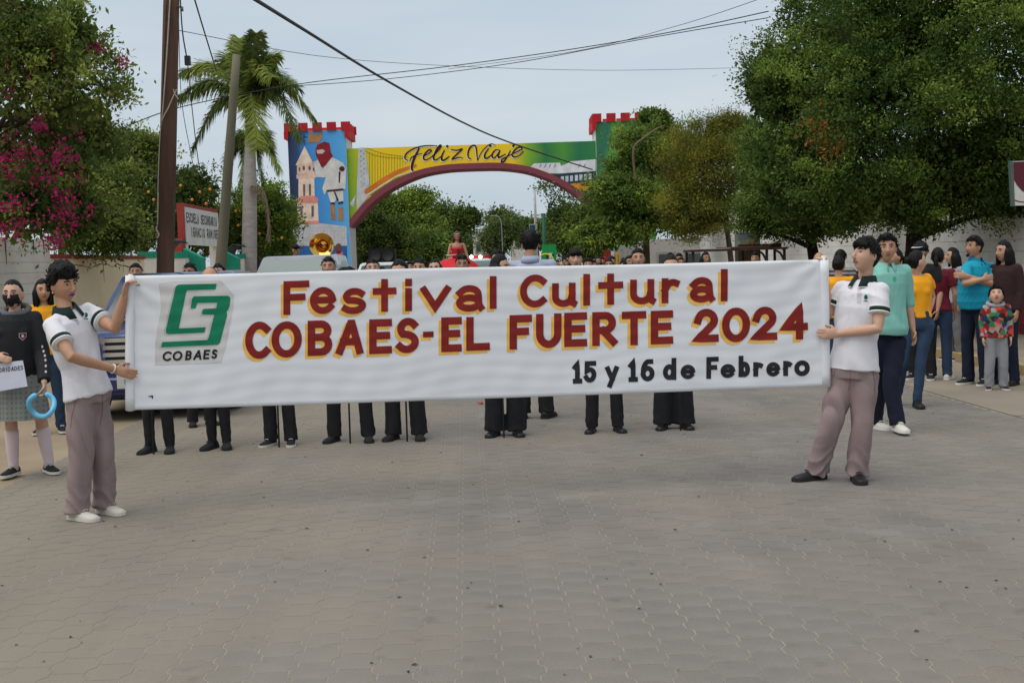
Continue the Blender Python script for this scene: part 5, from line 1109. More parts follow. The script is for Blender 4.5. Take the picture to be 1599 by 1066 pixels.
# the two big ficus trees on the right
t1 = tree('ficus_tree', 'huge dense dark green ficus overhanging the right sidewalk', st(7.75, 21.3), [E(1440, 190, 21, 210, 170), E(1570, 120, 20.5, 180, 190), E(1330, 90, 21.5, 150, 130), E(1250, 270, 22, 90, 95), E(1480, -40, 21, 200, 120), E(1400, 300, 21, 170, 60), E(1590, 280, 20.5, 110, 70), E(1215, 130, 22, 60, 70)], 1480, 150, .23, .064, LM_f, M_dbark, .17, 5, 14, trunk_top=at(1430, 250, 21.2), lump=(165, .64))
cc = clumps([E(1275, 205, 19.9, 26, 22, 6), E(1300, 232, 19.9, 14, 14, 6)], 9, .1, 4); v, f = leaf_quads(np.repeat(cc, 16, 0) + rng.normal(size=(len(cc) * 16, 3)) * .09, .085); npmesh('dry_leaves', v, f, LM_b[0], t1)
t2 = tree('ficus_tree', 'ficus with dark crown and slim trunk behind the right banner holder', st(7.7, 26.2), [E(1250, 250, 26.5, 90, 110), E(1215, 330, 26, 75, 45), E(1300, 330, 26, 70, 40), E(1185, 260, 27.5, 40, 100)], 400, 120, .25, .075, LM_f2, M_dbark, .15, 8, 9, lump=(40, .55))
t3 = tree('olive_tree', 'fine leaved olive green tree between the ficus and the arch', st(7.6, 34.0), [E(1105, 275, 34.5, 80, 88), E(1085, 330, 34, 62, 46), E(1140, 215, 34.5, 50, 45)], 420, 160, .30, .07, LM_o, M_bark, .09, 12, 10, asp=.3, droop=.3, lump=(40, .7))
t4 = tree('leafy_tree', 'tall layered green tree with a bare bent limb partly hiding the right tower', st(6.6, 44.0), [E(1002, 228, 44, 48, 38), E(975, 300, 43, 56, 36), E(1030, 320, 44, 72, 56), E(945, 362, 43, 58, 34), E(1045, 240, 45, 42, 60), E(1022, 188, 45, 30, 18), E(968, 270, 44, 22, 18)], 430, 100, .34, .12, LM_g, M_bark, .14, 15, 12, up=.9, lump=(62, .65))
b = MB(); b.tube(catmull([at(993, 285, 42.2), at(989, 250, 42.0), at(991, 228, 41.9), at(1006, 215, 41.9), at(1022, 203, 42.1), at(1036, 196, 42.5)], 4), [.045 - .0014 * i for i in range(21)], 8); b.build('bare_limb', mat('pale_bark', srgb(118, 100, 80), .95), t4, True)
t5 = tree('leafy_tree', 'rounded dark green tree at the right foot of the arch', st(6.2, 58), [E(905, 372, 58, 46, 36), E(880, 345, 59, 32, 22), E(925, 345, 58, 40, 30)], 200, 80, .45, .15, LM_d, M_dbark, .14, 18, 7, lump=(24, .7))
t6 = tree('leafy_tree', 'thin open tree with sparse twigs under the right arch rib', st(4.5, 74), [E(868, 298, 74, 26, 16), E(885, 325, 74, 30, 18), E(850, 290, 74, 10, 8), E(880, 345, 74, 26, 20)], 40, 34, .5, .22, LM_d, M_dbark, .12, 19, 7, inner=False)
# seen through the arch, left side
t7 = tree('leafy_tree', 'dark dense tree filling the left of the arch opening', st(-5.5, 72), [E(597, 375, 72, 52, 42), E(575, 350, 72, 36, 26)], 200, 80, .5, .17, LM_d, M_dbark, .16, 21, 7, lump=(22, .9))
t8 = tree('leafy_tree', 'lighter green tree with upright shoots inside the arch', st(-4.0, 84), [E(645, 355, 84, 50, 40), E(625, 320, 84, 22, 20), E(640, 318, 84, 12, 20), E(660, 315, 84, 14, 20), E(598, 315, 84, 10, 18), E(608, 325, 84, 22, 18)], 220, 70, .55, .2, LM_g, M_bark, .16, 22, 7, lump=(26, .9))
t9 = tree('leafy_tree', 'bright green low tree beside the red gown', st(-2.2, 78), [E(670, 385, 78, 34, 26), E(640, 390, 78, 40, 22)], 80, 70, .7, .22, LM_f2, M_bark, .12, 23, 6)
t10 = tree('leafy_tree', 'distant dark tree above the red gown', st(-3.5, 150), [E(712, 348, 150, 34, 28), E(690, 335, 150, 12, 12), E(738, 338, 150, 9, 12)], 90, 60, 1.1, .42, LM_d, M_dbark, .3, 24, 6)
t11 = tree('willow_tree', 'hazy pale olive tree in the far centre of the arch', st(2.0, 125), [E(775, 375, 125, 30, 26), E(790, 360, 125, 24, 18)], 80, 80, 1.0, .3, LM_far, M_bark, .25, 25, 6, asp=.3, droop=.6)
t12 = tree('leafy_tree', 'far green tree beside the red roof', st(5, 190), [E(778, 342, 190, 20, 12), E(795, 348, 190, 18, 10)], 50, 50, 1.3, .5, LM_far, M_bark, .3, 26, 5)
t13 = tree('leafy_tree', 'far tree line clump under the right arch rib', st(9, 150), [E(822, 360, 150, 26, 22), E(845, 370, 150, 24, 20)], 60, 60, 1.1, .42, LM_d, M_bark, .3, 27, 5)
for i, (x, y, Y, rx, ry, lab) in enumerate(((560, 395, 110, 40, 20, 'far bushy tree low at the left pillar'), (735, 385, 170, 22, 16, 'tiny far tree under the white house'))): tree('leafy_tree', lab, (at(x, y, Y).x, Y, 0), [E(x, y, Y, rx, ry)], 50, 50, 1.0, .35, LM_far, M_bark, .2, 60 + i, 5)
# left: bougainvillea tree and orange trees
M_mag = leaf_mat('magenta_bract', (.34, .018, .09), (.50, .04, .17), .3, .25); LM_l = leaf_mat('left_leaf', (0.066, 0.108, 0.024), (0.180, 0.228, 0.060))
B0 = tree('bougainvillea', 'large bougainvillea tree with magenta flowers spilling over the white wall', st(-10.0, 21), [E(60, 120, 20, 110, 110), E(20, 50, 19.5, 90, 70), E(100, 60, 21, 60, 50), E(70, 250, 21, 100, 80), E(120, 200, 22, 70, 60), E(30, 320, 20, 90, 60), E(110, 330, 21.5, 60, 45)], 360, 62, .24, .09, LM_l, M_bark, .16, 31, 18, asp=.45, lump=(52, .5))
tw = MB(); lv = []
for pts in ([(95, 105), (140, 95), (175, 90), (200, 105)], [(120, 130), (160, 135), (185, 150), (205, 150)], [(90, 60), (110, 30), (130, 20), (120, 8)], [(110, 90), (150, 70), (170, 60)], [(100, 150), (140, 175), (160, 160)], [(80, 40), (100, 15), (110, 4)], [(130, 110), (165, 120), (200, 140)]):
    c = catmull([at(x, y, 20.6) for x, y in pts], 5); tw.tube(c, [.022 - .018 * i / len(c) for i in range(len(c))], 6)
    for p in c[3:]: lv += [np.array(p) + rng.normal(size=3) * .11 for _ in range(20)]
tw.build('twig', M_bark, B0, True); v, f = leaf_quads(np.array(lv), .11, asp=.42); npmesh('twig_leaves', v, f, LM_l[1], B0)
fl = []
for x, y, rx, ry, n, Y in ((62, 285, 80, 75, 26, 19.3), (48, 335, 72, 45, 20, 19.1), (60, 180, 70, 120, 14, 19.4), (110, 330, 30, 30, 14, 19.6), (65, 195, 12, 8, 5, 19.2), (25, 130, 26, 30, 6, 19.0), (10, 15, 20, 12, 5, 19), (150, 76, 14, 5, 6, 20.4), (188, 96, 7, 4, 4, 20.4), (108, 135, 6, 5, 4, 20.2), (15, 250, 24, 40, 8, 19), (90, 375, 20, 8, 6, 19.3), (100, 250, 26, 20, 6, 19.4)):
    for _ in range(n):
        a, t = rng.uniform(0, 6.283), math.sqrt(rng.uniform(0, 1)); c = np.array(at(x + rx * t * math.cos(a), y + ry * t * math.sin(a), Y + rng.uniform(-.15, .25))); fl += [c + rng.normal(size=3) * .06 for _ in range(15)]
v, f = leaf_quads(np.array(fl), .058, asp=.8); npmesh('blossom', v, f, M_mag[0], B0)
tree('shrub', 'green climbing shrub behind the cream wall', st(-9.6, 27.5), [E(135, 335, 27.5, 60, 60), E(175, 360, 28, 50, 40), E(150, 290, 28, 40, 35)], 130, 80, .36, .10, LM_l, M_bark, .08, 34, 8, cat='shrub')
OR = tree('orange_tree', 'orange tree with small fruit behind the wooden pole', st(-12.6, 47), [E(250, 310, 46, 70, 60), E(300, 300, 47, 48, 40), E(200, 250, 46, 50, 50), E(215, 340, 45, 60, 60), E(290, 360, 48, 50, 30)], 300, 75, .38, .12, LM_d, M_dbark, .14, 36, 8, lump=(40, .7))
OR2 = tree('orange_tree', 'orange tree with small fruit behind the school gate and palm', st(-13, 50), [E(412, 330, 50, 50, 50), E(350, 360, 50, 60, 40), E(425, 380, 50, 40, 30)], 300, 75, .4, .14, LM_g, M_dbark, .14, 37, 8, lump=(36, .8))
tree('leafy_tree', 'mid green tree rising between bougainvillea and wooden pole', st(-12.5, 30), [E(165, 260, 30, 60, 60), E(225, 235, 31, 35, 30), E(150, 330, 30, 60, 60)], 260, 75, .3, .10, LM_l, M_bark, .13, 38, 8, lump=(34, .55))
M_or = plain(srgb(216, 128, 30), .5)
for root, spots, Y in ((OR, [(262, 292), (282, 290), (240, 312), (300, 312), (312, 300), (322, 318), (232, 300), (288, 320), (328, 296), (250, 330)], 43.6), (OR2, [(368, 330), (405, 365), (372, 352), (398, 388), (440, 372), (420, 345), (352, 350)], 47.5)):
    for x, y in spots: MB().ell(at(x, y, Y), .055, 10, 8).build('orange_fruit', M_or, root, True)
# palms
M_ptr = mat('grey_palm_trunk', srgb(150, 142, 138), .9, vs=3, col2=srgb(172, 164, 158), bump=.3, bs=20, stretch=(1, 1, 4)); M_pgr = leaf_mat('palm_leaflet', (0.054, 0.090, 0.017), (0.156, 0.198, 0.054), .25, .4); M_prach = plain(srgb(104, 112, 52))
def palm(label, Y, xb, yb, xt, yt, tr, fronds, ll, seed):
    base = at(xb, yb, Y); base.z = 0; top = at(xt, yt, Y); root = empty('palm_tree', base, label, 'palm'); rr = random.Random(seed)
    MB().tube([base, base.lerp(top, .3), base.lerp(top, .7), top], [tr * 1.15, tr * 1.1, tr, tr * .7], 16).build('trunk', M_ptr, root, True)
    MB().tube([top - V((0, 0, .1)), top + V((0, 0, .8)), top + V((0, 0, 1.5))], [tr * .75, tr * .62, tr * .3], 12).build('crownshaft', mat('palm_shaft', srgb(92, 112, 58), .6), root, True)
    c0 = top + V((0, 0, 1.3))
    for q, (x, y, bow, dY) in enumerate(fronds):
        tip = at(x, y, Y + dY); m = c0.lerp(tip, .5) + V((0, 0, bow)); c = catmull([c0, m, tip], 14); fr = MB().tube(c, [.04 - .033 * i / len(c) for i in range(len(c))], 6).build('frond', M_prach, root, True)
        vs = []; fs = []
        for i in range(2, len(c)):
            for sub in range(7):
                p = c[i - 1].lerp(c[i], sub / 7); t = (c[i] - c[i - 1]).normalized(); sd = t.cross(V((0, 0, 1))); sd = sd.normalized() if sd.length > .05 else V((1, 0, 0)); u = i / len(c); L = ll * (.45 + .75 * math.sin(math.pi * min(1, u * .93 + .05))) * rr.uniform(.8, 1.1)
                for s in (-1, 1):
                    d = (sd * s * rr.uniform(.55, .95) + t * rr.uniform(.35, .6) + V((0, 0, rr.uniform(-.95, .25)))).normalized(); w = t * .044; e = p + d * L * .6 + V((0, 0, -.02)); e2 = p + d * L + V((0, 0, -.18 * L)); k = len(vs); vs += [p - w * .5, p + w * .5, e + w * .6, e2, e - w * .6]; fs += [(k, k + 1, k + 2, k + 4), (k + 4, k + 2, k + 3, k + 3)]
        b = MB(); b.add(vs, [f if len(set(f)) == 4 else f[:3] for f in fs]); b.build('leaflets', M_pgr[q % 2], fr)
palm('tall royal palm with smooth grey trunk beside the arch', 47, 386, 430, 391, 214, .27, [(276, 152, .75, -.5), (284, 112, .85, .5), (300, 232, 1.0, -.3), (375, 60, .4, .6), (400, 52, .3, -.4), (432, 85, .6, .5), (466, 135, .8, -.8), (494, 188, 1.2, .3), (470, 218, 1.3, -.9), (402, 232, 1.1, -1.3), (345, 100, .9, 1.2), (425, 120, .9, -1.2)], .72, 3)
palm('smaller palm half hidden behind the tall palm trunk', 62, 396, 430, 396, 265, .2, [(362, 240, .8, 0), (350, 262, 1.0, .4), (428, 240, .8, 0), (437, 268, 1.0, -.3), (395, 225, .4, .3), (412, 292, 1.0, .2), (375, 290, 1.0, -.4), (420, 228, .6, -.5)], .8, 5)
b = MB(); c = catmull([at(392, 290, 46.6), at(412, 300, 46.5), at(420, 345, 46.5), at(418, 362, 46.5)], 8); vs = []; fs = []
for p in c:
    for s in range(6): k = len(vs); d = V((random.uniform(-.3, .3), random.uniform(-.2, .2), -1)).normalized() * random.uniform(.3, .6); vs += [p + V((-.015, 0, 0)), p + V((.015, 0, 0)), p + d]; fs.append((k, k + 1, k + 2))
b.add(vs, fs); b.tube(c, .03, 6); b.build('dry_frond', plain(srgb(120, 104, 88)), label='dry grey palm frond hanging beside the trunk', cat='frond')
# ------------------------------------------------------------------ poles and cables
M_wood = mat('creosoted_wood', srgb(78, 56, 46), .9, vs=4, col2=srgb(110, 82, 68), bump=.6, bs=14, stretch=(1, 1, .12)); M_gwood = mat('mossy_grey_pole', srgb(98, 94, 76), .9, vs=3, col2=srgb(116, 110, 92), bump=.3, bs=12, stretch=(1, 1, .15)); M_cable = plain((.02, .02, .022), .6); M_rope = plain(srgb(178, 170, 150), .9); M_metal = plain(srgb(120, 122, 124), .45, metal=.6)
def pole(name, label, a, b_, r0, r1, m):
    a = V(a); b_ = V(b_); d = (b_ - a) / (b_.z - a.z); base = a - d * a.z; root = empty(name, base, label, 'pole')
    MB().tube([base - d * .05] + [base.lerp(b_, t / 8) for t in range(1, 9)], [r0 + (r1 - r0) * t / 8 for t in range(9)], 16).build('shaft', m, root, True); return root
PY = 22.0
wp = pole('utility_pole', 'thick dark brown wooden utility pole beside the cream wall', at(258, 430, PY), at(269, -60, PY), .160, .138, M_wood)
for pts, r, nm, m in (([(266, -10), (262, 60), (258, 120), (254, 170), (250, 215), (247, 290), (246, 350)], .012, 'rope', M_rope), ([(276, 140), (271, 150), (262, 170), (254, 185), (250, 200)], .012, 'rope', M_rope), ([(279, 156), (273, 147), (271, 140)], .010, 'rope', M_rope), ([(246, 350), (244, 358), (248, 366), (245, 372)], .016, 'rope', M_rope), ([(261, -10), (256, 100), (251, 210), (247, 300)], .010, 'conduit', M_cable)):
    MB().tube(catmull([at(x, y, PY - .18) for x, y in pts], 4), r, 6).build(nm, m, wp, True)
MB().tube([at(277, 10, PY - .05), at(285, 12, PY - .05), at(285, 18, PY - .05)], .02, 6).build('bracket', M_metal, wp, True)
gp = pole('utility_pole', 'slimmer leaning grey green pole in front of the palm', at(343.5, 430, 26), at(369.5, 86, 26), .135, .082, M_gwood)
def cable(label, pts, r, nm='overhead_cable', par=None):
    return MB().tube(catmull([at(*p) for p in pts], 10), r, 6).build(nm, M_cable, None, True, label=label, cat='cable', group='overhead cables')
cable('thick dark cable dropping across the sky to the right of the arch', [(380, -12, 17), (480, 50, 23), (600, 124, 32), (720, 190, 42), (800, 224, 50), (925, 265, 58)], .030)
cable('upper of two thin cables running right from the palm', [(200, 196, 24), (292, 165, 27), (470, 131, 30), (700, 104, 30), (900, 76, 28), (1060, 48, 26), (1200, 18, 24)], .011)
cable('lower of two thin cables running right from the palm', [(420, 137, 30), (600, 124, 31), (800, 99, 29), (1000, 62, 27), (1200, 28, 24)], .009)
cable('faint thin cable crossing high above the arch', [(280, 48, 30), (500, 88, 40), (700, 103, 46), (940, 110, 50), (1160, 106, 52)], .009)
cable('faint cable rising to the top right corner', [(700, 108, 34), (900, 80, 30), (1060, 40, 26), (1200, -6, 22)], .006)
cable('cable slanting down beside the wooden pole to the palm', [(300, -14, 20), (316, 40, 23), (332, 92, 26), (338, 112, 28)], .014)
cable('short cable with black splice box hanging from the wooden pole', [(281, -10, 21.5), (285, 50, 21.5), (292, 92, 21.5)], .012)
MB().box(at(293, 95, 21.5), (.09, .09, .16)).build('splice_box', M_cable, label='small black splice box hanging on a cable by the wooden pole', cat='box')
cable('thin loose wire hanging from the splice box', [(293, 100, 21.5), (300, 170, 21.6), (308, 240, 21.7), (313, 270, 21.8)], .008); cable('thin wire along the right of the wooden pole', [(279, 30, 21.8), (283, 150, 21.8), (296, 230, 21.8), (304, 268, 21.8)], .006)
cable('pale guy wire from the wooden pole down to the shrub', [(248, 352, 21.6), (190, 338, 22), (130, 312, 23)], .012)
# ------------------------------------------------------------------ school frontage
M_pil = mat('off_white_pillar', srgb(206, 200, 190), .9, var=.06, vs=3); M_teal = mat('green_paint_cap', srgb(22, 134, 108), .7, var=.08, vs=3); M_iron = plain((.015, .016, .018), .5); M_srd = mat('sign_red', srgb(150, 60, 52), .85, var=.1, vs=3)
def pillar(w, u, label, h=2.0, cap='band'):
    r = empty('gate_pillar', st(u, w), label, 'pillar', 'school gate pillars'); MB().box(st(u, w, h / 2), (.55, .55, h), PSI).build('shaft', M_pil, r); MB().box(st(u, w, h + .09), (.58, .58, .18), PSI).build('cap', M_teal, r); return r
for w, lab in ((34.2, 'white pillar with green cap left of the wooden pole'), (37.3, 'white pillar with green cap right of the wooden pole'), (47.0, 'white pillar with green cap beside the silver car')): pillar(w, LU, lab)
sb = empty('school_sign', st(LU, 40.8), 'red framed white school name board on legs above the gate', 'sign'); SW0, SW1 = 38.4, 43.6
MB().prism([st(LU, SW0, 2.50), st(LU, SW1, 2.50), st(LU, SW1, 3.72), st(LU, SW0, 3.72)], st(-.22, 0, 0)).build('board_frame', M_srd, sb)
MB().prism([st(LU + .02, SW0 + .06, 2.42), st(LU + .02, SW1, 2.42), st(LU + .02, SW1, 3.60), st(LU + .02, SW0 + .06, 3.60)], st(-.02, 0, 0)).build('board_face', mat('sign_white', srgb(206, 204, 198), .8, var=.08, vs=2), sb)
for w in (SW0 + .05, SW1 - .25):
    MB().prism([st(LU + .01, w, 0), st(LU + .01, w + .3, 0), st(LU + .01, w + .3, 2.5), st(LU + .01, w, 2.5)], st(-.3, 0, 0)).build('leg', M_pil, sb)
MB().prism([st(LU - .02, SW0 - .45, 1.75), st(LU - .02, SW0 + .04, 1.75), st(LU - .02, SW0 + .04, 2.62), st(LU - .02, SW0 - .35, 2.62)], st(-.3, 0, 0)).build('wing', M_srd, sb)
def sfn(a, b_, off): return st(LU + .022 + off, a, b_)
def sign_text(txt, w0, w1, z0, z1, sw):
    adv = (w1 - w0) / len(txt)
    for i, ch in enumerate(txt):
        if ch == ' ': continue
        x0 = w0 + (i + (.24 if ch == 'I' else 0)) * adv; f = lambda a, b_, off: sfn(a, -b_, off); letter_mesh(ch, (x0, -z1, x0 + adv * (.3 if ch == 'I' else .78), -z0), sw, 0, f, .004).build('letter', M_lblk, sb)
sign_text('ESCUELA SECUNDARIA GE', SW0 + .2, SW1 + .5, 3.12, 3.44, .055); sign_text('IGNACIO RAMIREZ', SW0 + .75, SW1 + .1, 2.68, 3.0, .055)
for w, lab in ((38.0, 'green painted block left of the school gate'), (43.9, 'green painted block right of the school gate')):
    r = empty('gate_block', st(LU + .35, w), lab, 'pillar'); MB().box(st(LU + .35, w, .8), (.5, .5, 1.6), PSI).build('shaft', M_pil, r); b = MB(); b.prism([st(LU + .08, w - .28, 1.6), st(LU + .62, w - .28, 1.6), st(LU + .62, w - .28, 2.0), st(LU + .08, w - .28, 2.3)], st(0, .56, 0)); b.build('cap', M_teal, r)
def fence(w0, w1, label, h=2.0):
    r = empty('iron_fence', st(LU, (w0 + w1) / 2), label, 'fence')
    for z in (.35, 1.5): MB().bar(st(LU, w0, z), st(LU, w1, z), .04, .04).build('rail', M_iron, r)
    first = None; n = int((w1 - w0) / .22)
    for i in range(n):
        w = w0 + (i + .5) * .22
        if first is None:
            c = catmull([st(LU, w, .05), st(LU, w, 1.6), st(LU, w + .03, 2.2), st(LU + .25, w + .1, 2.5), st(LU + .45, w + .1, 2.42)], 4); first = MB().tube(c, [.02] * (len(c) - 3) + [.016, .012, .006], 6).build('bar', M_iron, r, True); b0 = st(LU, w)
        else: c = first.copy(); COL.objects.link(c); c.location = st(LU, w) - b0; 
    return r
fence(44.6, 46.7, 'black iron fence with curled tips between gate and pillar'); fence(47.4, 62, 'long black iron fence with curled tips before the palms'); fence(34.6, 37.0, 'black iron fence panel behind the wooden pole', 2.2)
b = MB()
for (a, z0, c, z1) in ((27.5, 2.9, 32.5, 2.3), (27.6, 2.1, 27.6, 2.9), (29.6, 2.1, 29.6, 2.65)): b.tube([st(-9.4, a, z0), st(-9.4, c, z1)], .035, 6)
b.build('rusty_frame', plain(srgb(84, 60, 46)), label='rusty pipe frame in the shrub behind the cream wall', cat='frame')
# ------------------------------------------------------------------ vehicles
M_glass = mat('dark_glass', (.05, .065, .065), .08, var=.1, spec=.6); M_lglass = mat('pale_windscreen', srgb(92, 112, 110), .15, var=.08, vs=1, spec=.6); M_chrome = plain(srgb(210, 210, 212), .2, metal=.9); M_tyre = plain((.014, .014, .014), .9); M_lamp = plain(srgb(205, 205, 200), .15, spec=.6)
def car(name, label, pos, yaw, W, Lg, Hh, hood, paint, glass, plate=True, lights=None, roofbox=None, grille=True):
    root = empty(name, pos, label, 'car'); s = V((math.cos(yaw), math.sin(yaw), 0)); f = V((math.sin(yaw), -math.cos(yaw), 0)); o = V(pos)
    P = lambda a, b_, z: o + s * a + f * b_ + V((0, 0, z)); h2 = W / 2
    def loft(stn, nm, m, par=root, bev=.06):
        b = MB(); rows = []
        for y, hw0, hw1, z0, z1 in stn: rows.append([P(-hw0, y, z0), P(hw0, y, z0), P(hw1, y, z1), P(-hw1, y, z1)])
        for r, q in zip(rows, rows[1:]): b.add(r + q, [(i, (i + 1) % 4, (i + 1) % 4 + 4, i + 4) for i in range(4)])
        b.add(rows[0], [(0, 1, 2, 3)]); b.add(rows[-1], [(3, 2, 1, 0)]); ob = b.build(nm, m, par, True)
        bm = bmesh.new(); bm.from_mesh(ob.data); bmesh.ops.remove_doubles(bm, verts=bm.verts, dist=1e-4); bmesh.ops.bevel(bm, geom=list(bm.edges), offset=bev, segments=3, affect='EDGES', clamp_overlap=True); bmesh.ops.recalc_face_normals(bm, faces=bm.faces); bm.to_mesh(ob.data); bm.free(); ob.data.polygons.foreach_set('use_smooth', [True] * len(ob.data.polygons)); return ob
    F0 = Lg / 2
    body = loft([(F0, h2 * .88, h2 * .84, .30, hood * .80), (F0 - .12, h2 * .96, h2 * .90, .24, hood * .94), (F0 - .9, h2, h2 * .94, .22, hood), (F0 - 1.25, h2, h2 * .94, .22, hood + .06), (-F0 + .2, h2, h2 * .94, .22, hood + .08), (-F0, h2 * .94, h2 * .88, .34, hood + .02)], 'body', paint)
    loft([(F0 - 1.05, h2 * .90, h2 * .89, hood + .02, hood + .045), (F0 - 1.75, h2 * .91, h2 * .72, hood + .02, Hh - .03), (F0 - 2.2, h2 * .91, h2 * .72, hood + .02, Hh), (-F0 + .7, h2 * .9, h2 * .7, hood + .02, Hh - .02), (-F0 + .25, h2 * .88, h2 * .72, hood + .02, hood + .4)], 'cabin', paint, root, .05)
    a0, a1 = (F0 - 1.10, hood + .075), (F0 - 1.70, Hh - .10); nrm = f * .02 + V((0, 0, .02))
    b = MB(); b.prism([P(-h2 * .80, *a0) + nrm, P(h2 * .80, *a0) + nrm, P(h2 * .66, *a1) + nrm, P(-h2 * .66, *a1) + nrm], -nrm * .6); ws = b.build('windscreen', glass, root)
    for q in (-1, 1):
        b = MB(); b.tube([P(q * .25 - .3, a0[0] + .0, a0[1] + .02) + nrm, P(q * .25 + .05, a0[0] - .33, a0[1] + (a1[1] - a0[1]) * .5) + nrm * 1.15], .008, 5); b.build('wiper', M_tyre, ws)
        b = MB(); x0 = h2 * .925; x1 = h2 * .75; b.prism([P(q * x0, F0 - 1.45, hood + .1), P(q * x0, -F0 + .6, hood + .1), P(q * x1, -F0 + .85, Hh - .14), P(q * x1, F0 - 1.85, Hh - .14)], s * q * -.03); b.build('side_window', glass, root)
        wb = MB(); wb.box(P(q * (h2 + .10), F0 - 1.45, hood + .16), (.2, .09, .14), yaw); wb.build('mirror', paint, root)
        for y in (F0 - .85, -F0 + .85):
            c = P(q * (h2 - .11), y, .33); Mx = Matrix((f, V((0, 0, 1)), s)).transposed(); ty = MB().lathe([(.20, -.10), (.30, -.11), (.33, -.08), (.33, .08), (.30, .11), (.20, .10)], 24, c, Mx).build('tyre', M_tyre, root, True); MB().lathe([(.01, .09), (.12, .085), (.20, .10), (.205, -.1), (.01, -.09)], 20, c, Mx).build('rim', M_metal, ty, True)
        hl = MB(); hl.ell(P(q * h2 * .66, F0 - .06, hood * .80), (h2 * .19, .07, .085), 12, 8, Matrix((s, f, V((0, 0, 1)))).transposed()); hl.build('headlight', M_lamp, root, True)
    if grille:
        b = MB(); b.box(P(0, F0 + .005, hood * .76), (W * .5, .03, .30), yaw); gr = b.build('grille', plain((.02, .02, .022), .4), root)
        for z in (-.12, -.04, .04, .12): MB().box(P(0, F0 + .028, hood * .76 + z), (W * .86 if z == .12 else W * .52, .03, .045), yaw).build('grille_bar', M_chrome, gr)
    bp = MB(); bp.box(P(0, F0 + .03, .40), (W * .93, .16, .22), yaw); bo = bp.build('bumper', paint if grille else M_tyre, root); bm = bmesh.new(); bm.from_mesh(bo.data); bmesh.ops.bevel(bm, geom=list(bm.edges), offset=.05, segments=3, affect='EDGES'); bm.to_mesh(bo.data); bm.free()
    if plate: pl = MB().box(P(-.16, F0 + .122, .44), (.30, .02, .15), yaw).build('licence_plate', plain(srgb(205, 206, 200)), root); MB().box(P(-.10, F0 + .135, .44), (.06, .01, .05), yaw).build('plate_character', M_lblk, pl); MB().box(P(-.2, F0 + .135, .44), (.05, .01, .05), yaw).build('plate_character', M_lblk, pl)
    return root, P
M_blue = mat('blue_metallic', srgb(46, 60, 104), .3, var=.06, vs=2, coat=.6, metal=.25); M_silver = mat('silver_paint', srgb(168, 170, 172), .35, var=.04, coat=.5, metal=.4)
g = ground(212, 655); car('parked_car', 'dark blue car with chrome grille parked behind the curly haired banner holder', (g.x, g.y + 2.3, 0), R(4), 1.80, 4.6, 1.62, 1.02, M_blue, M_glass)
p = at(440, 420, 22); car('parked_car', 'silver van with pale windscreen behind the left half of the banner', (p.x, 24.2, 0), R(0), 1.9, 4.4, 1.86, 1.15, M_silver, M_lglass)
p = at(592, 420, 32); rt, _ = car('pickup_truck', 'white pickup carrying a black loudspeaker over the crowd', (p.x, 34, 0), 0, 1.85, 4.6, 1.68, 1.05, plain(srgb(205, 206, 206), .35), M_glass)
sp = empty('loudspeaker', (p.x, 32.9, 1.69), 'black loudspeaker box on the white pickup roof', 'loudspeaker'); MB().box((p.x, 32.9, 1.87), (.72, .4, .36)).build('cabinet', M_tyre, sp); MB().lathe([(.005, 0), (.13, .01), (.15, .03)], 20, (p.x - .17, 32.69, 1.87), Matrix.Rotation(R(90), 3, 'X')).build('cone', plain((.03, .03, .03), .6), sp, True); MB().lathe([(.005, 0), (.13, .01), (.15, .03)], 20, (p.x + .17, 32.69, 1.87), Matrix.Rotation(R(90), 3, 'X')).build('cone', plain((.03, .03, .03), .6), sp, True)
M_rcar = mat('red_car', srgb(160, 24, 28), .3, coat=.5)
p = at(714, 410, 30); QX = p.x; car('convertible_car', 'red car carrying the person in the scarlet gown', (p.x, 31.2, 0), 0, 1.75, 4.4, 1.42, .98, M_rcar, M_glass, False)
p2 = at(745, 410, 47); rt, P_ = car('escort_car', 'white and red car with two lit lamps on its roof behind the gown', (p2.x, 49, 0), 0, 1.85, 4.5, 1.72, 1.08, plain(srgb(206, 206, 206), .35), M_lglass, False)
MB().bar((p2.x - .55, 47.9, 1.79), (p2.x + .6, 47.9, 1.79), .2, .1).build('light_bar', plain(srgb(170, 24, 30), .4), rt)
for xx in (736, 750):
    c = at(xx, 401, 47.7); MB().ell(c, (.07, .04, .06), 14, 10).build('roof_lamp', mat('lit_lamp', (.9, .9, .9), .3, emit=(1, .97, .92, 8)), rt, True)
# ------------------------------------------------------------------ queen in red gown, phone
M_gown = mat('scarlet_gown', srgb(196, 16, 28), .6, var=.12, vs=3); qz = 1.46; QY = 30.2
Jq = {}
def Qp(a, f_, z): return V((QX + a, QY - f_, z))
Jq = dict(hipc=Qp(0, 0, qz + .1), waist=Qp(0, .02, qz + .27), chest=Qp(0, .03, qz + .48), neck=Qp(0, .03, qz + .64), head=Qp(.01, .06, qz + .80), sh_a=Qp(-.16, .02, qz + .59), sh_b=Qp(.16, .02, qz + .59), el_a=Qp(-.22, .06, qz + .32), wr_a=Qp(-.04, .26, qz + .34), el_b=Qp(.24, .04, qz + .33), wr_b=Qp(.30, .10, qz + .10), hip_a=Qp(-.09, .03, qz + .08), hip_b=Qp(.09, .03, qz + .08), kn_a=Qp(-.12, .42, qz + .06), kn_b=Qp(.1, .42, qz + .06), an_a=Qp(-.12, .5, qz - .3), an_b=Qp(.1, .5, qz - .3))
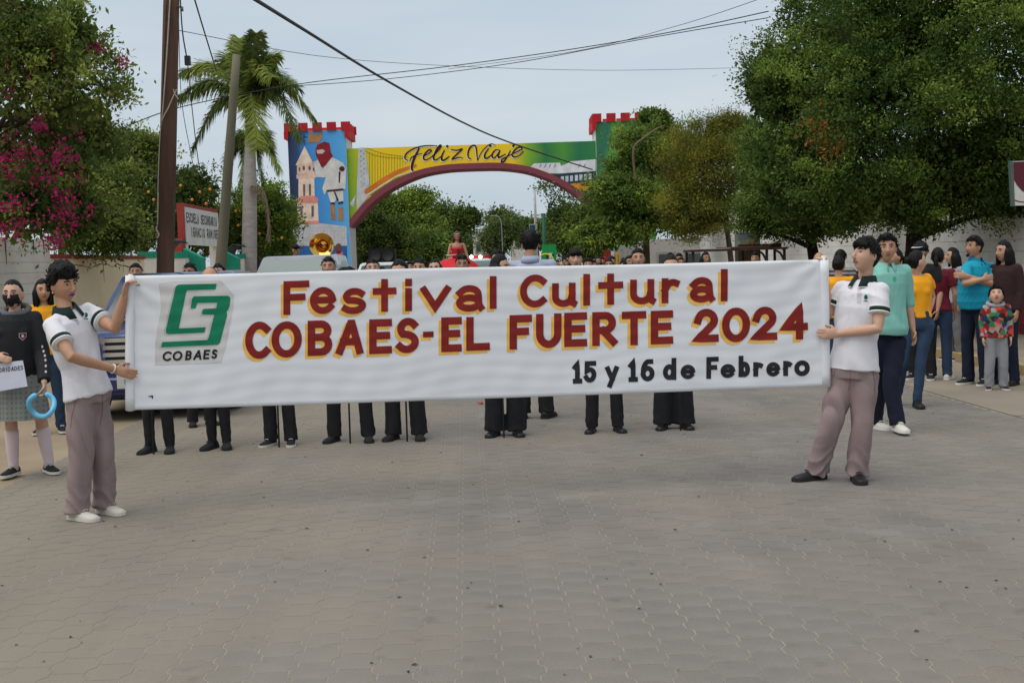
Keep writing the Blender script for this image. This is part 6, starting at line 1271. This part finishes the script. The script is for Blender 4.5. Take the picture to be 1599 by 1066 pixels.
Q = Person('person', 'person in scarlet gown and tiara seated high looking at a phone', (QX, QY, qz - .38), 1.62, 0, J=Jq, fem=True, headpitch=R(-28), vox=.010, skin='tan'); Q.body({'a': ((.9, .3, .1), (0, .2, 1), .5, 1)}); Q.shirt(M_gown, hem=.2, sleeve='none', ease=.004, top=2.35, name='bodice', fold=None) if False else None
b = MB(); Q.torso(b, -.1, 2.25, 1.0, .008); b.build('bodice', M_gown, Q.root, True)
b = MB(); rows = []
for j in range(10):
    t = j / 9; row = []
    for i in range(40):
        a = 6.2832 * i / 40; rr_ = (.15 + .80 * t ** .75) * (1 + .10 * t * math.sin(a * 9 + 1)); row.append(Qp(rr_ * math.cos(a) * 1.02 - .32 * t, rr_ * math.sin(a) * .75 + .12, qz + .26 - .48 * t ** 1.4 - (.12 * t if math.cos(a) < 0 else .0)))
    rows.append(row)
grid_mesh(b, rows); b.build('gown_skirt', M_gown, Q.root, True); Q.finish('long', seed=77, hm=M_hair_red)
b = MB(); H = Q.H
for i in range(9): a = -1.2 + 2.4 * i / 8; c = H.w(math.sin(a) * .082, math.cos(a) * .06, .095); b.tube([c, c + H.u * (.035 + .03 * math.cos(a))], [.007, .002], 5)
b.tube([H.w(math.sin(-1.2 + 2.4 * i / 12) * .084, math.cos(-1.2 + 2.4 * i / 12) * .062, .095) for i in range(13)], .006, 5); b.build('tiara', M_chrome, Q.root)
MB().box(Qp(.05, .33, qz + .40), (.075, .012, .15), M=Matrix.Rotation(R(-25), 3, 'X')).build('phone', M_tyre, label='dark phone in the hand of the seated gown wearer', cat='phone')
# ------------------------------------------------------------------ sousaphone and its player, person by the van
M_brass = mat('polished_brass', srgb(226, 176, 84), .14, var=.06, metal=1.0); SY = 33; c = at(502, 383, SY); rB = 19 * SY / F
ss = empty('sousaphone', (c.x, SY, 1.2), 'brass sousaphone with wide bell facing the camera', 'sousaphone'); Mx = Matrix.Rotation(R(90), 3, 'X')
MB().lathe([(rB, 0), (rB * 1.02, -.006), (rB * .99, -.02), (rB * .8, -.045), (rB * .55, -.10), (rB * .38, -.2), (rB * .30, -.34), (rB * .27, -.44)], 48, c, Matrix.Rotation(R(-90) * -1, 3, 'X')).build('bell', M_brass, ss, True)
MB().tube(catmull([c + V((0, .42, 0)), c + V((0, .55, -.08)), c + V((.02, .5, -.35)), c + V((.35, .35, -.65)), c + V((.5, .1, -1.0)), c + V((.2, -.2, -1.25)), c + V((-.2, -.1, -1.2)), c + V((-.35, .2, -.9)), c + V((-.2, .3, -.55))], 6), [.09 - .0014 * i for i in range(49)], 12).build('tubing', M_brass, ss, True)
simple('person', 'dark clothed person carrying the sousaphone', 0, 0, 1.68, 0, M_black, M_black, M_black, M_blksole, 'short', 'tan', vox=.014, pos=(c.x + .1, SY + .22, 0), fold=None)
p = at(462, 385, 30); simple('person', 'person in dark jacket bowing the head behind the silver van', 0, 0, p.z - .02 + .08, R(10), M_c(48, 56, 66), M_black, M_black, M_blksole, 'short', 'tan', hp=R(-35), vox=.014, pos=(p.x, 30, 0), fold=None, sleeve='long')
pr = at(852, 409, 17.6); MB().tube([pr + V((.115 * math.cos(a), 0, .115 * math.sin(a))) for a in [6.2832 * i / 32 for i in range(33)]], .011, 8).build('balloon_hoop', plain(srgb(216, 204, 40), .35), smooth=True, label='thin yellow balloon hoop beside the tall grey blue shirt', cat='balloon')
# ------------------------------------------------------------------ stall and goods at right
M_rust = mat('rusty_steel', srgb(52, 40, 34), .8, vs=6, col2=srgb(80, 58, 46)); SYw = 25.5
s0, s1 = at(1078, 393, SYw), at(1229, 386, SYw); zt = (s0.z + s1.z) / 2 + .0
stl = empty('steel_stall', ((s0.x + s1.x) / 2, SYw + .5, 0), 'dark steel stall frame with flat top under the olive tree', 'stall')
MB().box(((s0.x + s1.x) / 2, SYw + .5, zt), (s1.x - s0.x, 1.1, .05)).build('top', M_rust, stl); MB().box((s0.x + .42, SYw - .03, zt + .015), (.84, .03, .045)).build('edge_trim', plain(srgb(196, 196, 192), .5), stl)
for x in (s0.x + .06, s0.x + 1.28, s1.x - .42, s1.x - .05):
    for y in (SYw + .03, SYw + .97): MB().box((x, y, zt / 2), (.05, .05, zt)).build('post', M_rust, stl)
for x in (s1.x - .42, s1.x - .05): MB().tube(catmull([V((x - .22, SYw + .03, zt - .03)), V((x - .09, SYw + .03, zt - .10)), V((x - .01, SYw + .03, zt - .26))], 4), .025, 6).build('bracket', M_rust, stl, True)
for i, (x, l, hh, c_, lab) in enumerate(((s0.x + 1.15, 1.1, .035, (112, 78, 58), 'brown plank lying on the stall top'), (s1.x - .5, .9, .08, (60, 40, 36), 'dark timber bundle at the right of the stall top'), (s0.x + 1.2, .22, .12, (128, 132, 104), 'small greenish bundle on the stall top'), (s0.x + 1.36, .13, .14, (176, 140, 104), 'small tan package on the stall top'))):
    o = MB().box((x, SYw + .3 + .07 * i, zt + .025 + hh / 2 + (.036 if i > 1 else 0)), (l, .2, hh), .03 * i).build(['plank', 'timber', 'bundle', 'package'][i], plain(srgb(*c_)), label=lab, cat=['plank', 'timber', 'bundle', 'package'][i])
    bm = bmesh.new(); bm.from_mesh(o.data); bmesh.ops.bevel(bm, geom=list(bm.edges), offset=.012, segments=2, affect='EDGES'); bm.to_mesh(o.data); bm.free()
pa = at(1167, 376, 27.5); ac = empty('aquarium_case', (pa.x, 27.5, pa.z - .18), 'pale glass display case standing behind the stall', 'case')
MB().box((pa.x, 27.5, (pa.z + .2) / 2 - .2), (.5, .4, pa.z - .2)).build('stand', M_rust, ac); MB().box((pa.x, 27.5, pa.z), (.5, .4, .34)).build('glass_body', plain(srgb(120, 130, 132), .15), ac); MB().box((pa.x, 27.5, pa.z + .19), (.53, .43, .03)).build('lid', plain(srgb(170, 176, 178)), ac)
# hanging sign board at the right edge
q = [at(1582, 252, 17.5), at(1700, 247, 17.5), at(1703, 318, 17.5), at(1585, 321, 17.5)]
hs = empty('sign_board', (at(1640, 400, 17.5).x, 17.5, 0), 'maroon and white sign board on a post at the right edge under the ficus', 'sign')
MB().prism(q, (0, .06, 0)).build('board', plain(srgb(206, 204, 196), .6), hs); MB().tube([at(1642, 318, 17.6), V((at(1642, 318, 17.6).x, 17.6, 0))], .04, 10).build('post', M_iron, hs, True)
MB().prism([at(1577.5, 251, 17.49), at(1582, 251, 17.49), at(1585, 322, 17.49), at(1581, 322, 17.49)], (0, .08, 0)).build('edge_frame', plain(srgb(80, 98, 94), .5), hs)
b = MB(); b.add([at(x, y, 17.495) for x, y in ([(1582.5, 253)] + [(1700, 248.5), (1701, 308)] + [(1640, 306), (1616, 308), (1603, 303), (1595, 297), (1588, 289), (1583.5, 281)])], [tuple(range(9))]); b.build('maroon_field', plain(srgb(92, 34, 50), .6), hs)
A1, B1 = ribbon([(1584, 312.5), (1592, 315), (1605, 316), (1640, 315), (1700, 311)], 1.6); b = MB(); b.add([at(p.x, p.y, 17.494) for p in A1 + B1], [(i, i + 1, 6 + i, 5 + i) for i in range(4)]); b.build('maroon_line', plain(srgb(92, 34, 50), .6), hs)
# shops beyond the stall
def house(name, label, x0, x1, ytop, Y, m, depth=6, roof=None, wins=()):
    a, c = at(x0, ytop, Y), at(x1, ytop, Y); zt = (a.z + c.z) / 2; r = empty(name, ((a.x + c.x) / 2, Y, 0), label, 'building'); MB().box(((a.x + c.x) / 2, Y + depth / 2, zt / 2), (c.x - a.x, depth, zt)).build('wall', m, r)
    if roof: w = c.x - a.x; b = MB(); b.prism([V((a.x - .3, Y - .3, zt)), V((c.x + .3, Y - .3, zt)), V(((a.x + c.x) / 2, Y - .3, zt + w * .22))], (0, depth + .6, 0)); b.build('roof', roof, r)
    for fx, fz, fw, fh in wins:
        cx = a.x + (c.x - a.x) * fx; cz = zt * fz; w_ = MB().box((cx, Y - .01, cz), (fw, .06, fh)).build('window', plain(srgb(150, 146, 140)), r); MB().box((cx, Y - .045, cz), (fw * .8, .02, fh * .8)).build('pane', M_glass, w_)
    return r
house('shop', 'low grey shop front with red shutter beyond the stall', 918, 1006, 384, 62, plain(srgb(150, 148, 146)), 5)
for x0, x1, yt, col, nm, lab in ((935, 953, 391, (168, 30, 34), 'shutter_panel', 'red shutter panel of the far shop'), (924, 934, 392, (168, 170, 172), 'shop_column', 'grey column left of the red shutter'), (954, 959, 392, (206, 206, 208), 'shop_column', 'white striped column right of the red shutter'), (960.5, 965, 394, (206, 160, 60), 'shop_column', 'thick yellow column in the far shop front'), (966, 968, 394, (214, 170, 70), 'shop_column', 'thin yellow post in the far shop front')):
    a, c = at(x0, yt, 61.5), at(x1, yt, 61.5); b = MB().box(((a.x + c.x) / 2, 61.6, a.z / 2), (c.x - a.x, .3, a.z)).build(nm, plain(srgb(*col), .8), label=lab, cat='column' if 'col' in nm else 'shutter')
    bm = bmesh.new(); bm.from_mesh(b.data); bmesh.ops.bevel(bm, geom=list(bm.edges), offset=.04, segments=2, affect='EDGES'); bm.to_mesh(b.data); bm.free()
house('low_building', 'pale low building behind the stall and olive tree', 1010, 1130, 372, 50, mat('pale_render', srgb(176, 172, 164), .9, var=.05), 4, wins=((.25, .55, .8, 1.0), (.6, .55, .8, 1.0)))
house('white_house', 'far white house with gabled roof beyond the arch', 738, 766, 362, 165, plain(srgb(205, 203, 200)), 8, plain(srgb(190, 186, 182)), ((.3, .6, .7, 1.1), (.7, .6, .7, 1.1)))
house('red_roof_house', 'far house with red roof right of centre', 796, 822, 358, 200, plain(srgb(196, 190, 184)), 8, plain(srgb(186, 74, 54)), ((.5, .6, 1.0, 1.0),))
house('low_building', 'far low building at the end of the street', 690, 745, 398, 210, plain(srgb(186, 178, 168)), 8, wins=((.3, .5, 1, 1), (.7, .5, 1, 1)))
house('low_building', 'dim long building beyond the far trees on the left', 540, 680, 392, 130, plain(srgb(120, 112, 100)), 6, wins=((.3, .5, 1, 1),))
# tall white lamp post and street sign, green totem
p = at(838, 405, 70); lp = empty('lamp_post', (p.x, 70, 0), 'tall thin white post with small blue green sign right of centre', 'lamp post'); zt = at(838, 296, 70).z
MB().tube([V((p.x, 70, 0)), V((p.x, 70, zt * .6)), V((p.x, 70, zt))], [.11, .09, .06], 10).build('shaft', plain(srgb(196, 198, 200), .6), lp, True); a, c = at(826, 350, 69.9), at(837, 366, 69.9); MB().box(((a.x + c.x) / 2, 69.9, (a.z + c.z) / 2), (c.x - a.x, .06, a.z - c.z)).build('sign_panel', plain(srgb(196, 202, 204)), lp); MB().box(((a.x + c.x) / 2, 69.86, (a.z + c.z) / 2), ((c.x - a.x) * .8, .03, (a.z - c.z) * .8)).build('sign_field', plain(srgb(60, 100, 104)), lp)
p = at(785, 405, 120); l2 = empty('lamp_post', (p.x, 120, 0), 'far curved street lamp in the centre of the arch', 'lamp post'); c = catmull([V((p.x, 120, 0)), V((p.x, 120, 4.5)), V((p.x - .2, 120, at(770, 340, 120).z)), V((p.x - 1.1, 120, at(770, 339, 120).z + .1))], 6); MB().tube(c, .045, 8).build('shaft', plain(srgb(130, 134, 136)), l2, True)
a, c = at(846, 382, 46), at(869, 412, 46); tt = empty('totem_sign', ((a.x + c.x) / 2, 46, 0), 'bright green sign totem with pole right of the tall person', 'sign'); MB().box(((a.x + c.x) / 2, 46, a.z / 2), (c.x - a.x, .25, a.z)).build('panel', plain(srgb(30, 150, 74), .5), tt)
zt = at(849, 333, 46).z; MB().tube([V((a.x + .1, 46.1, 0)), V((a.x + .1, 46.1, zt))], .07, 8).build('pole', plain(srgb(24, 84, 60), .6), tt, True)
for dx, dz, w_, h_, col in ((.33, -.32, .16, .2, (210, 212, 210)), (.2, -.34, .1, .16, (60, 30, 40)), (.4, -.3, .05, .12, (40, 46, 60))): MB().box((a.x + dx, 45.86, a.z + dz - .1), (w_, .02, h_)).build('mark', plain(srgb(*col)), tt)
# ------------------------------------------------------------------ finish meshes, then lay prints on the cloth
finalize()
from mathutils.bvhtree import BVHTree
_bv = {}
def surf_fn(o):
    if o.name not in _bv:
        me = o.data; _bv[o.name] = BVHTree.FromPolygons([v.co + ORG[o] for v in me.vertices], [tuple(p.vertices) for p in me.polygons])
    T = _bv[o.name]
    def fn(x, y, off):
        d = ray(x, y).normalized(); h = T.ray_cast(V((0, 0, CAMZ)), d)
        if h[0] is None:
            q = T.find_nearest(V((0, 0, CAMZ)) + d * (ORG[o].y)); return q[0] - d * off
        return h[0] - d * off
    return fn
for o, polys, m, nm, off in DECALS:
    fn = surf_fn(o); b = MB()
    for P in polys:
        q = decal_poly(P, off, fn, 1.5); b.add(q.v, q.f)
    b.build(nm, m, o)
def copy_tree(o, parent=None):
    c = o.copy(); COL.objects.link(c); c.parent = parent
    for ch in [q for q in o.children]: copy_tree(ch, c)
    return c
bpy.context.view_layer.update()
for u, Y, i, s, rz in FAR:
    c = copy_tree(proto[i].root); c.location = st(u, Y); c.rotation_euler = (0, 0, rz); c.scale = (s, s, s)
